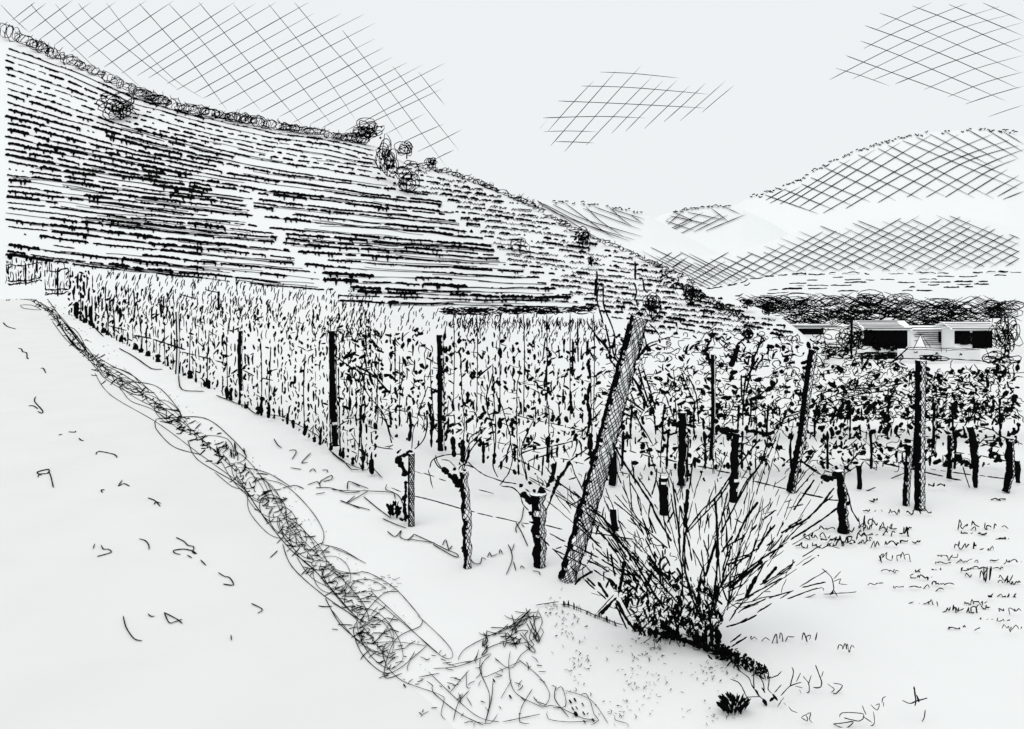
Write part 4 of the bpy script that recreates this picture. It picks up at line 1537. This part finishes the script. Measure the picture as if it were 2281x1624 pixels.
# ------------------------------------------------------------------ the big bush of cut canes
YB = gY(1590, 1440)
root = empty('cane_bush', G(1590, 1440, 0), 'big bush of long bare canes fanning up from a black leafy base', 'bush')
CANES = '''12 1110,1320 1150,1150 1175,900 1180,700;9 1200,1050 1190,950 1185,870;9 1240,920 1215,1010 1200,1080;8 1090,1330 960,1000 945,850;10 950,980 945,780 955,650;9 1210,1060 1300,930 1460,800;8 1100,1000 1050,900 1000,800;8 700,480 690,580 720,690;8 1290,760 1240,870 1220,960;
18 1090,1000 1160,770;24 945,650 955,500 965,380;10 975,380 1005,170;10 960,330 970,0;10 940,700 1060,540 1170,430 1310,235 1480,20;9 960,690 1080,560 1190,440 1300,260;
14 1185,870 1170,560 1155,440;18 1185,860 1175,640;9 1200,690 1290,520 1380,330 1480,200 1540,10;9 1205,700 1250,590 1300,500 1400,320 1490,200;14 1300,760 1380,590 1470,470;12 1205,830 1290,710;10 1215,800 1375,715;
10 1240,920 1420,850;8 1260,890 1430,830;20 1260,1085 1400,970 1500,890;11 1230,1080 1470,890 1650,780;9 1250,1110 1370,1050;8 1270,1010 1400,960;9 1460,790 1590,630;12 1630,690 1840,570 2010,370;11 1700,740 1930,590 2050,500;
9 1680,650 1780,590;11 1720,530 1800,410 1870,310;7 1730,410 1850,270;6 1730,360 1810,250;18 1500,1050 1600,930;8 1480,1060 1690,940 1715,880;9 1360,1160 1640,1010;22 1380,1150 1420,1070 1460,1000;7 1300,1180 1440,1130;
6 1270,1190 1330,1230;6 1310,1195 1420,1180 1500,1150 1600,1140;9 1240,1360 1370,1320 1460,1275;10 1275,1500 1390,1430;9 1270,1470 1350,1410;7 1260,1320 1310,1250;10 1210,1010 1260,860 1270,780;9 1210,1060 1240,1160 1260,1190;
14 1110,1320 1170,1180 1190,1080;8 1090,1330 1160,1200;13 430,50 550,250 700,470 740,560 850,750;10 610,290 710,440;10 710,420 740,310 745,230;9 690,560 700,490;11 820,620 870,530;9 870,410 880,520 905,700 910,800;
13 250,510 370,590 490,760 560,850 640,980 700,1080 770,1190;10 430,690 500,780;16 640,980 720,1110 800,1230;9 440,470 530,540 700,690 820,800;7 450,420 560,540 720,690;12 930,860 950,980 990,1130 1040,1270;9 945,850 975,960;9 940,650 930,870;
22 480,1110 510,930 515,890;14 460,1150 330,1270;7 440,1130 320,1260;18 350,1270 420,1190;20 460,1170 530,1300 600,1390;10 490,1150 560,1280;12 450,1190 530,1370;14 680,840 790,990;16 690,900 780,1000;8 550,280 560,400 570,520;
8 590,760 590,860;8 590,680 590,730;9 310,800 400,880;16 250,1010 310,1070;18 330,1040 400,1150;9 370,960 370,1030;14 420,840 450,1000;9 390,800 400,900;8 1060,560 1050,680;10 1110,550 1100,620;9 1080,740 1120,860;8 1240,660 1240,770;
9 1210,580 1210,640;10 1210,580 1250,400;8 1245,580 1260,460;12 1410,690 1460,630;10 1500,600 1590,530;11 1590,630 1480,760;16 160,1060 210,1010 290,965;9 1640,700 1600,760 1540,820;8 1660,690 1700,640;14 1530,780 1580,745;8 1300,590 1360,620;
16 1090,1320 1100,1500;26 1130,1330 1140,1500;40 1180,1380 1180,1480;22 1210,1370 1215,1450;20 1180,1080 1190,1130;36 1190,1130 1205,1190;8 1250,1340 1260,1460;7 1270,1380 1290,1470;22 1170,1270 1200,1330;8 730,650 780,680;8 1440,560 1500,520'''
parts_ = S('J', CANES)
for ww, pts in parts_[:100]:
    mb = MB()
    Yc = YB + U(-.2, .15)
    stroke(mb, pts, ww * 1.22, plane(Yc), rough=.28, wob=.5, step=5, n=5, taper=.5)
    mb.build('cane', root)
mb = MB()
for _ in range(92):
    bx, by = 1590 + U(-55, 25), 1425 + U(-40, 10)
    an = radians(U(-52, 62))
    if an < 0:
        bx -= 25 + 120 * R() * min(1, -an)
        by -= 25
    r0, r1 = U(30, 220), U(220, 660 - 250 * abs(an))
    if r1 - r0 < 30:
        continue
    cv = U(-.22, .22)
    q = r0
    while q < r1:
        e = min(r1, q + U(18, 90))
        a = []
        for d in (q, (q + e) / 2, e):
            th = an + cv * d / 300
            a.append((bx + d * sin(th), by - d * cos(th)))
        if a[2][0] < 1870:
            stroke(mb, a, U(1.8, 3.8) * (1.15 - .4 * q / 500), plane(YB, .25), rough=.3, wob=.8, step=6)
            if R() < .35:                                  # side twig
                x0_, y0_ = a[1]
                t2, l2 = an + random.choice((-1, 1)) * U(.3, .8), U(12, 38)
                stroke(mb, [(x0_, y0_), (x0_ + l2 * .5 * sin(t2) + U(-2, 2), y0_ - l2 * .5 * cos(t2)), (x0_ + l2 * sin(t2), y0_ - l2 * cos(t2))], U(1.6, 2.4), plane(YB, .2), n=3, wob=.6, step=5)
        q = e + U(4, 26)
o_ = mb.build('fine_canes', root)
o_['kind'] = 'stuff'
mb = MB()
BUSH = [(310, 900), (480, 1090), (560, 860), (620, 720), (720, 700), (830, 830), (960, 1000), (1090, 1000), (1190, 1080), (1210, 1330), (1080, 1520), (820, 1450), (600, 1400), (530, 1200)]


def inside(poly, x, y):
    c = False
    n = len(poly)
    for i in range(n):
        x1, y1 = poly[i]
        x2, y2 = poly[i - 1]
        if (y1 > y) != (y2 > y) and x < (x2 - x1) * (y - y1) / (y2 - y1) + x1:
            c = not c
    return c


oj = lambda x, y: (1229.6 + x * .31279, 971.2 + y * .31279)
cnt = 0
while cnt < 520:
    x, y = U(300, 1215), U(690, 1530)
    if not inside(BUSH, x, y) or R() > .25 + .75 * sm(750, 1350, y):
        continue
    cnt += 1
    X, Yp = oj(x, y)
    q = R()
    if q < .42:
        blob(mb, X, Yp, U(4, 11), U(8, 19), YB + U(-.15, .15), U(-1.0, 1.0))
    elif q < .72:
        pts = [(X, Yp)]
        an = U(0, 6.28)
        for _ in range(4):
            an += U(-1.8, 1.8)
            X += 9 * cos(an)
            Yp += 8 * sin(an)
            pts.append((X, Yp))
        stroke(mb, pts, 2.2, plane(YB, .15), n=3, step=4)
    else:
        l, an = U(8, 22), U(-.8, .8)
        stroke(mb, [(X, Yp), (X + l * sin(an), Yp + l * cos(an))], U(2.5, 5), plane(YB, .15), rough=.4)
for ww, pts in S('J', '36 680,1415 860,1455 1070,1525 1200,1575 1330,1590;40 780,1360 850,1420;44 830,1400 900,1440;40 1000,1440 1060,1500;34 590,1360 610,1400;46 1120,1500 1190,1540;40 1190,1540 1290,1580;30 1080,1440 1080,1510;30 900,1160 920,1230;26 860,1080 910,1110'):
    lowy = max(p[1] for p in pts)
    stroke(mb, pts, ww, (lambda x, y: (G(x, y + 3, .03), gY(x, y + 3) / F)), rough=.5, n=6, step=4)
mb.build('foliage', root)

# grassy lip of the near bank, running from the verge to under the bush
mb = MB()
LIP = S('H', '1250,860 1400,840 1500,850 1690,925 1850,990 1990,1020 2281,1095', 2.2)[0][1]
for a, pts in S('H', '1290,855 1400,838 1440,832;1450,850 1500,850 1580,880 1690,925;1700,930 1850,985', 2.4):
    stroke(mb, pts, a, onground(.02), wob=.6)
for _ in range(46):
    t = U(.28, .62)
    i = int(t * (len(LIP) - 1))
    q = (t * (len(LIP) - 1)) - i
    x, y = LIP[i][0] + (LIP[i + 1][0] - LIP[i][0]) * q, LIP[i][1] + (LIP[i + 1][1] - LIP[i][1]) * q
    Y = gY(x, y)
    stroke(mb, [(x, y), (x + U(-2, 2), y - U(5, 16))], U(2, 5), plane(Y), taper=.4)
for _ in range(210):                                   # leafy black edge running right from the bush
    t = R()
    x, y = 1575 + 130 * t + U(-6, 16), 1452 + 55 * t + U(-30, 8) * (1 - .45 * t)
    Y = gY(x, 1462 + 55 * t)
    if R() < .5:
        blob(mb, x, y, U(4, 8), U(6, 12), Y + U(-.1, .1), U(-1.3, 1.3))
    else:
        stroke(mb, [(x, y), (x + U(-8, 8), y + U(-8, 8)), (x + U(-8, 8), y + U(-8, 8))], U(2, 3.2), plane(Y), n=3, step=4)
tag(mb.build('grass'), 'dark spiky grass along the edge under the cane bush', 'grass', kind='stuff')

# ------------------------------------------------------------------ verge of the track: scribbled grass
mb = MB()
og = onground(.012)
VL = [('D', '600,870 700,1010 1000,1190 1270,1390 1520,1570;775,985 760,960 830,930 1000,960 1130,1100 1140,1130;775,985 830,1050 960,1100 1060,1165;990,1165 1090,1155 1300,1160 1450,1270 1560,1400 1500,1450;990,1165 985,1220 1100,1340 1270,1390;'
       '1190,1300 1250,1420 1480,1560 1560,1622;1200,1310 1300,1270 1440,1290 1480,1370 1450,1400;1540,1470 1700,1510 1850,1600;300,400 520,700 700,870 960,1040 1200,1220 1500,1500;10,383 90,395 200,405 300,450 350,530;'
       '380,560 470,590 520,660 545,740 460,690 400,600;590,750 700,820 860,900 940,990 800,930 640,850;1000,1090 1140,1120 1130,1170 1010,1120;130,440 200,440 260,470 150,460 130,440;330,540 420,660 540,760;700,830 820,870 890,940'),
      ('G', '1360,0 1470,90 1560,130 1700,330;1570,130 1580,250 1700,390 1810,425 1850,400;1620,40 1800,80 1960,230 2050,380 2035,470;1500,20 1640,240 1830,480 1990,620 2200,860 2281,940;1650,20 1800,200 1830,350 1990,560;1790,455 1850,600 2040,775 2281,940;'
       '2040,460 2160,490 2281,560;2040,520 2130,620 2281,650;2060,800 2150,960 2281,1080;1690,60 1830,330 2050,560;1880,540 2000,690 2281,800'),
      ('H', '0,480 100,520 215,580;0,620 60,645 160,640 230,640 400,740 560,920;0,750 200,680 320,720 310,750 0,780;0,880 170,1080 350,1170;0,830 150,930 300,1120 350,1180;190,850 185,810 260,810 450,960 670,1150;'
       '270,750 250,760 420,920 640,1130 740,1190 765,1150 700,1060 540,910;160,950 135,1010 180,1140 270,1240 350,1280 440,1240 600,1105;570,940 560,980 400,1070 330,1300 445,1280;400,910 300,1060;180,960 230,870 330,770 420,760;'
       '350,1080 320,1150 350,1240;600,1105 400,1080 220,1090;350,1240 450,1330 680,1415 710,1450 690,1540 720,1575;600,1330 640,1360 640,1400 800,1530 960,1610;610,1270 900,1540 1060,1590;930,1020 970,1040 1060,1020 1280,910;'
       '800,1195 820,1150 900,1090 1250,920;975,1060 960,1100 990,1120 1060,1090 1250,1080 1320,990 1330,930 1300,880;1310,870 1280,960 1250,1060 1280,1100 1200,1160 1150,1240 1100,1240 1030,1180;1320,990 1340,1020 1300,1090;'
       '870,1390 800,1470 770,1580;1010,1160 950,1220 950,1290 980,1300 1200,1200;1130,1140 1120,1240 1160,1400 1340,1500;1180,1190 1320,1310 1380,1420 1340,1490 1280,1440;1140,1320 1070,1440;940,1180 940,1270 1000,1430 970,1600;'
       '1020,1330 1010,1450 970,1600;1270,1380 1200,1500 1190,1590 1250,1600;1390,1360 1420,1370 1410,1440 1500,1560;1420,1385 1450,1365 1470,1400 1480,1490 1400,1500;1570,1420 1610,1410 1640,1470 1660,1540 1690,1580 1640,1610;'
       '1340,1495 1420,1490 1600,1570 1670,1570;1480,1390 1640,1450 1750,1600;1365,1520 1370,1570 1500,1590 1680,1580;900,1622 910,1590 1000,1600 1050,1540;1080,1590 1320,1540;640,1250 780,1240 900,1200 1010,1150;740,1230 880,1200;550,1305 680,1280;'
       '830,1210 900,1200 930,1130;870,1260 800,1340 750,1400;850,1270 855,1370 880,1370;1090,910 1160,940 1260,900;1790,1560 1800,1580 1870,1600 1875,1622')]
for t, s in VL:
    for ww, pts in S(t, s, 1.9):
        stroke(mb, pts, ww * U(.75, 1.2), og, n=3, step=9, rough=.2)
VS = resample(VERGE[:15], 3)


def vat(t):
    i = min(len(VS) - 2, int(t * (len(VS) - 1)))
    a, b = VS[i], VS[i + 1]
    l = math.hypot(b[0] - a[0], b[1] - a[1]) or 1
    return a[0], a[1], (b[0] - a[0]) / l, (b[1] - a[1]) / l


for _ in range(26):                                    # long thin loops along the verge
    t0 = R() ** .8 * .93
    ln = U(.05, .13)
    wd = (10 + 70 * t0) * U(.5, 1.3)
    pts = []
    ph = U(0, 6.28)
    for i in range(15):
        a = ph + i * 6.6 / 14
        x, y, dx, dy = vat(max(0, min(.995, t0 + ln * .5 * (1 + cos(a)))))
        o = wd * .5 * sin(a) + wd * .12
        pts.append((x + dy * o, y - dx * o))
    stroke(mb, pts, U(1.2, 1.8), og, n=3, step=6)
for _ in range(330):                                   # cross ticks
    t = R() ** .85
    x, y, dx, dy = vat(t)
    wdt = 8 + 40 * t
    o = (random.gauss(.12, .42)) * wdt * 1.25
    x, y = x + dy * o, y - dx * o
    l = U(6, 10) + 30 * t * R()
    an = U(-.9, .3)
    heavy = .35 < t < .62
    Y = gY(x, y)
    stroke(mb, [(x - l * cos(an) * .5, y - l * sin(an) * .5), (x + U(-2, 2), y + U(-2, 2)), (x + l * cos(an) * .5, y + l * sin(an) * .5)], U(1.7, 2.9) * (1.25 if heavy else 1), og, n=3, step=4)
t = 0.0
while t < .97:                                         # running squiggle
    pts = []
    for _ in range(7):
        x, y, dx, dy = vat(min(.99, t))
        o = U(-.5, .5) * (5 + 16 * t)
        pts.append((x + dy * o, y - dx * o))
        t += U(.002, .006)
    stroke(mb, pts, 2.0, og, n=3, step=4)
    t -= U(0, .006)
for _ in range(170):                                   # dots on the bare soil side
    t = R()
    x, y, dx, dy = vat(t)
    o = U(18, 40 + 50 * t)
    x, y = x + o, y - U(-.2, .5) * o
    stroke(mb, [(x, y), (x + U(1, 3), y + U(-2, 2))], U(1.6, 2.6), og, n=3)
for _ in range(14):                                    # dark tuft where the verge thickens
    x, y = 500 + U(-20, 45), 1020 + U(-22, 30)
    stroke(mb, [(x, y), (x + U(-2, 4), y - U(6, 18))], U(3, 6), og)
for _ in range(60):
    x, y = U(740, 885), U(1285, 1330)
    stroke(mb, [(x, y), (x + U(3, 12), y + U(-4, 3))], U(1.8, 3.4), og, n=3)
for _ in range(40):
    x, y = U(795, 840), U(1370, 1450)
    stroke(mb, [(x, y), (x + U(3, 14), y + U(-6, 3))], U(1.8, 3.6), og, n=3)
def quad(u, v):                                        # bank at the bottom centre, tile H corners
    A, B, C, D_ = (1180, 860), (1330, 900), (1240, 1110), (930, 1080)
    return tuple(A[i] * (1 - u) * (1 - v) + B[i] * u * (1 - v) + C[i] * u * v + D_[i] * (1 - u) * v for i in (0, 1))


for _ in range(26):
    u, v = R(), R()
    x, y = quad(u, v)
    x, y = 739.5 + x * S1, 1054.1 + y * S1
    an = U(-.9, .2) if R() < .6 else U(.8, 1.6)
    l = U(8, 26)
    pts = [(x - l * cos(an), y - l * sin(an)), (x + U(-4, 4), y + U(-4, 4)), (x + l * cos(an), y + l * sin(an))]
    if R() < .4:
        pts += [(pts[-1][0] + U(-12, 4), pts[-1][1] + U(4, 12)), (x + U(-8, 8), y + U(4, 14))]
    stroke(mb, pts, U(1.6, 3.0), og, n=3, step=5)
for _ in range(60):
    x, y = 739.5 + U(440, 1320) * S1, 1054.1 + U(1150, 1600) * S1
    l, an = U(5, 24), U(-1.5, 1.5)
    stroke(mb, [(x, y), (x + l * cos(an) * .5 + U(-4, 4), y + l * sin(an) * .5), (x + l * cos(an), y + l * sin(an))], U(1.5, 2.5), og, n=3, step=5)
for x, y, s in ((1510, 1460, 20), (1540, 1450, 22), (1590, 1480, 16), (1550, 1500, 16), (1525, 1505, 14), (1545, 1540, 34), (1595, 1535, 18), (1600, 1590, 16), (1655, 1580, 26), (1130, 1430, 26), (1025, 1325, 18), (460, 1360, 16), (740, 1370, 14)):
    X, Yy = 739.5 + x * S1, 1054.1 + y * S1
    stroke(mb, [(X - 2, Yy - 3), (X + 2, Yy + 3)], s * S1, og, rough=.4)
tag(mb.build('grass'), 'looping scribbled grass along the right edge of the track', 'grass', kind='stuff')

# stipple on the near bank
mb = MB()
for cx_, cy_, sx_, sy_, n_ in ((1430, 1455, 70, 26, 42), (1440, 1530, 60, 45, 50), (1255, 1400, 30, 40, 30), (1285, 1480, 30, 60, 40), (1370, 1590, 60, 22, 26), (1590, 1500, 40, 25, 36),
                               (1600, 1590, 60, 20, 26), (1230, 1350, 20, 24, 22)):
    for _ in range(n_):
        x, y = random.gauss(cx_, sx_ * .6), min(1618, random.gauss(cy_, sy_ * .6))
        an, l = U(-1.2, 1.2), U(3, 8)
        pts = [(x, y), (x + l * cos(an), y + l * sin(an))]
        if R() < .3:
            pts.append((pts[1][0] - U(1, 4), pts[1][1] + U(2, 5)))
        stroke(mb, pts, U(1.8, 2.6), og, n=3, smooth=False)
tag(mb.build('gravel'), 'scattered grit on the near bank below the cane bush', 'grit', kind='stuff')

# ------------------------------------------------------------------ twigs and pebbles on the track
TW = [('D', '20,550 45,575 100,592'), ('D', '115,715 135,718 145,738 168,742 172,778 183,780'), ('D', '258,842 275,842 290,872'), ('D', '228,1022 218,1050 270,1112 262,1128 240,1115;180,1082 210,1080 240,1100'),
      ('D', '370,1266 395,1262'), ('D', '433,1246 475,1248 478,1240'), ('D', '500,1285 512,1298 530,1303'), ('D', '608,1390 625,1370 725,1390 740,1410'), ('D', '240,1535 250,1515 300,1510 310,1485 235,1503 265,1522;310,1500 322,1530 338,1600'),
      ('D', '775,1553 750,1590 785,1575 820,1592'), ('G', '663,113 640,113 650,130'), ('G', '937,163 980,180 1015,217;975,205 990,188 1018,198'), ('G', '590,487 600,455'), ('G', '640,463 655,490 685,490 705,510 615,537'),
      ('G', '880,424 920,435 943,465 943,492'), ('G', '1115,415 1165,440 1190,465 1228,475 1220,510 1245,518 1215,500 1160,490 1097,500 1115,518 1145,523'), ('G', '1185,527 1215,545'), ('G', '1270,558 1305,593'),
      ('G', '1382,638 1420,662 1455,672 1478,718 1412,712'), ('G', '1592,835 1662,873 1632,898'), ('G', '937,900 955,917 980,917'), ('G', '1040,893 1070,957 1100,955 1155,935;1040,893 1120,935 1155,963'), ('G', '780,915 800,990 850,1060 900,1073'),
      ('G', '1463,1035 1466,1070')]
for i, (t, s) in enumerate(TW):
    mb = MB()
    for ww, pts in S(t, s, 2.5):
        stroke(mb, pts, ww, og, n=4, step=4)
    tag(mb.build('twig'), '%s small twig down the bare track, counting from its far end' % ORD[i], 'twig', 'twigs lying on the track')

TS = [('D', '1735,1290 1760,1330 1785,1347'), ('D', '1830,1365 1870,1362 1875,1380 1850,1420'), ('D', '1970,1380 1920,1430 1915,1445 1950,1440'), ('D', '1840,1475 1910,1485;1960,1500 1985,1480 2000,1500;2040,1490 2075,1490 2070,1505'),
      ('G', '1790,100 1870,85 1925,105;1950,80 2010,60 2020,75;2030,95 2030,60 2100,20 2100,45 2050,60;2000,100 2090,100 2200,130 2281,125;2200,110 2210,60 2281,90;2160,180 2281,230;2190,200 2250,150;2000,140 2060,130'),
      ('H', '0,110 120,120 230,120 400,135 450,200;50,180 150,215 240,240;100,195 230,120;100,105 105,60 180,85 230,105;200,155 290,230 370,290;320,295 400,330 470,355;350,75 340,110 390,130 400,170'),
      ('H', '350,375 400,410 440,370 430,410 480,430 520,395 480,435;520,395 640,450 720,490 790,520 800,540 760,530 640,460;480,425 650,450'), ('H', '700,465 720,430 740,490 760,470 735,500'),
      ('H', '870,540 900,580 940,580 950,545 975,555;985,540 1000,510 1010,535 1050,520;1060,520 1065,490 1080,520'), ('H', '1115,460 1135,500 1140,560 1105,650;1155,455 1140,500;1150,570 1165,625'), ('H', '1195,610 1200,595 1220,612;1270,628 1310,635 1320,655'),
      ('H', '1165,320 1200,380 1240,470;1215,220 1200,300 1165,350 1170,385;1200,330 1220,350')]
for i, (t, s) in enumerate(TS):
    mb = MB()
    for ww, pts in S(t, s, 2.3):
        stroke(mb, pts, ww, og, n=4, step=4)
    tag(mb.build('twig'), '%s fallen twig on the soil between verge and vine trunks, counting from the far end' % ORD[i], 'twig', 'twigs on the soil by the vine row')

# ------------------------------------------------------------------ weeds on the right-hand soil
WEED = [(830, 1090, 455, 15), (880, 1060, 400, 18), (1090, 1320, 440, 14), (1310, 1500, 450, 16), (1230, 1400, 320, 40), (1380, 1580, 370, 25), (1500, 1640, 430, 12), (1360, 1570, 530, 25), (1860, 2000, 330, 25), (2030, 2200, 340, 18),
        (1840, 2000, 455, 22), (2100, 2190, 415, 12), (1740, 1880, 525, 20), (1290, 1390, 700, 12), (1450, 1630, 720, 8), (1880, 1950, 610, 12), (2000, 2100, 640, 50), (2120, 2270, 690, 18), (1640, 1770, 820, 25), (1760, 2000, 860, 30),
        (2120, 2270, 865, 30), (2140, 2270, 980, 25), (550, 970, 1045, 30), (1100, 1240, 1110, 25), (985, 1090, 350, 15), (1590, 1640, 615, 12), (1700, 1790, 610, 8), (1720, 1775, 745, 15), (1800, 2010, 980, 12), (2070, 2170, 165, 8),
        (1680, 1800, 75, 20), (1260, 1390, 235, 10), (1420, 1720, 245, 14), (1300, 1370, 165, 10), (2000, 2110, 480, 14), (1880, 2050, 380, 10), (1080, 1330, 410, 22), (1230, 1480, 345, 18), (1000, 1120, 420, 14), (1960, 2150, 600, 16), (1850, 1990, 560, 14), (1900, 2060, 820, 18), (2150, 2270, 560, 14), (2060, 2250, 780, 14), (1560, 1700, 660, 12), (1700, 1860, 700, 12), (2000, 2200, 930, 12), (1380, 1500, 620, 10)]
for _ in range(14):
    x0_ = U(1150, 2150)
    WEED.append((x0_, x0_ + U(40, 120), U(330, 960) if x0_ > 1550 else U(300, 470), U(8, 22)))
WEED.sort(key=lambda q: q[2])
for i, (x0, x1, y, amp) in enumerate(WEED):
    mb = MB()
    ox, oy, s = TILES['I']
    Y = gY(ox + x0 * s, oy + (y + amp * 1.3) * s)
    x = x0
    while x < x1:
        e = min(x1, x + U(25, 130))
        pts = []
        sg = 1
        while x < e:
            hgt = amp * (U(.1, .5) if R() < .6 else U(.6, 1.5))
            pts.append((ox + x * s, oy + (y + sg * hgt) * s))
            if R() < .25:
                pts.append((ox + (x - U(2, 9)) * s, oy + (y - sg * amp * .3) * s))
            x += U(3, 12) if R() < .6 else U(14, 32)
            sg = -sg if R() < .75 else sg
        if len(pts) > 1:
            stroke(mb, pts, U(2.1, 3.1) * (1.2 if y < 470 else 1), plane(Y, .05), n=3, step=4, rough=.3)
        x = e + U(5, 25)
    if amp > 30:
        for _ in range(4):
            xx = U(x0, x1)
            stroke(mb, [(ox + xx * s, oy + (y + amp * .8) * s), (ox + (xx + U(-20, 20)) * s, oy + (y - amp) * s)], 3, plane(Y))
    tag(mb.build('weed'), '%s ragged weed patch on the right-hand soil, counting from the far side' % (ORD[i] if i < 40 else ('forty-' + ORD[i - 40] if i < 49 else 'fiftieth' if i == 49 else ('fifty-' + ORD[i - 50] if i < 59 else ('sixtieth' if i == 59 else 'sixty-' + ORD[i - 60])))), 'weed', 'weeds on the right soil')

WS = [('star-shaped sprig of bare twigs standing alone on the right soil', '6 1000,605 1060,660 1075,740;6 1075,670 1120,622;6 1070,690 1120,670 1110,700 1160,705;6 905,750 1000,725 1010,745;6 885,790 930,780 960,765;7 1010,765 1060,765 1120,760 1220,752;18 1050,770 1075,750;6 1080,730 1060,760;7 1075,740 1100,780'),
      ('small dark three-pointed sprig near the lower right corner', '9 1585,1350 1595,1440 1590,1475;8 1510,1440 1560,1460 1600,1445 1670,1425;12 1600,1405 1615,1450;6 1655,1500 1650,1545 1635,1575'),
      ('bare branching seedlings beside the black spiky clump', '7 570,1240 568,1300 570,1370;7 585,1255 630,1330 635,1380;7 660,1255 665,1310 660,1370 690,1400;7 665,1300 720,1280 745,1255;7 420,1305 480,1330 520,1410 540,1440;7 460,1240 540,1300 560,1350 620,1430;7 740,1410 800,1350 870,1325;18 690,1400 720,1440;26 630,1430 650,1470;14 620,1360 640,1390;14 580,1370 600,1410;16 700,1420 670,1445;7 700,1390 745,1340;6 720,1480 760,1420;6 530,1420 610,1415 625,1435'),
      ('row of thin seedlings right of the black spiky clump', '7 810,1230 820,1260 800,1350;6 865,1265 840,1320;6 880,1285 915,1330 920,1380 905,1390;6 935,1280 915,1340;7 960,1215 1000,1330 980,1360 945,1355;6 1010,1255 1000,1290;6 1035,1335 1080,1370 1060,1390;6 1070,1330 1130,1345 1090,1395 1070,1390;6 860,1370 870,1395;6 830,1350 880,1360'),
      ('looped weed at the bottom edge, right of the clump', '6 1070,1590 1150,1615 1200,1575 1120,1585 1070,1590;6 1115,1550 1130,1520 1260,1525 1240,1570 1140,1550;6 1255,1470 1280,1530;6 1270,1610 1330,1590 1325,1510;6 1260,1540 1320,1580;6 1310,1465 1350,1500 1365,1460 1340,1470;6 1380,1460 1385,1425 1405,1415;7 1390,1480 1392,1450'),
      ('tiny curled weed near the bottom edge, below the seedlings', '6 790,1480 810,1505 845,1518;6 870,1550 900,1530 910,1570 870,1550;6 900,1530 930,1518 920,1560 940,1580;6 760,1455 775,1470')]
for label, s in WS:
    ss = S('I', s)
    lo = max(p[1] for _, pts in ss for p in pts)
    lo += 2
    mx_ = sum(p[0] for p in ss[0][1]) / len(ss[0][1])
    Y = gY(mx_, min(lo, 1620))
    strokes_thing('sprig', ss, Y, label, 'sprig', rough=.2)
tuft('grass_clump', 1634, 1568, 74, 48, 90, 'solid black spiky grass clump near the bottom edge', 'grass clump', lw=4.6, spread=1.1)
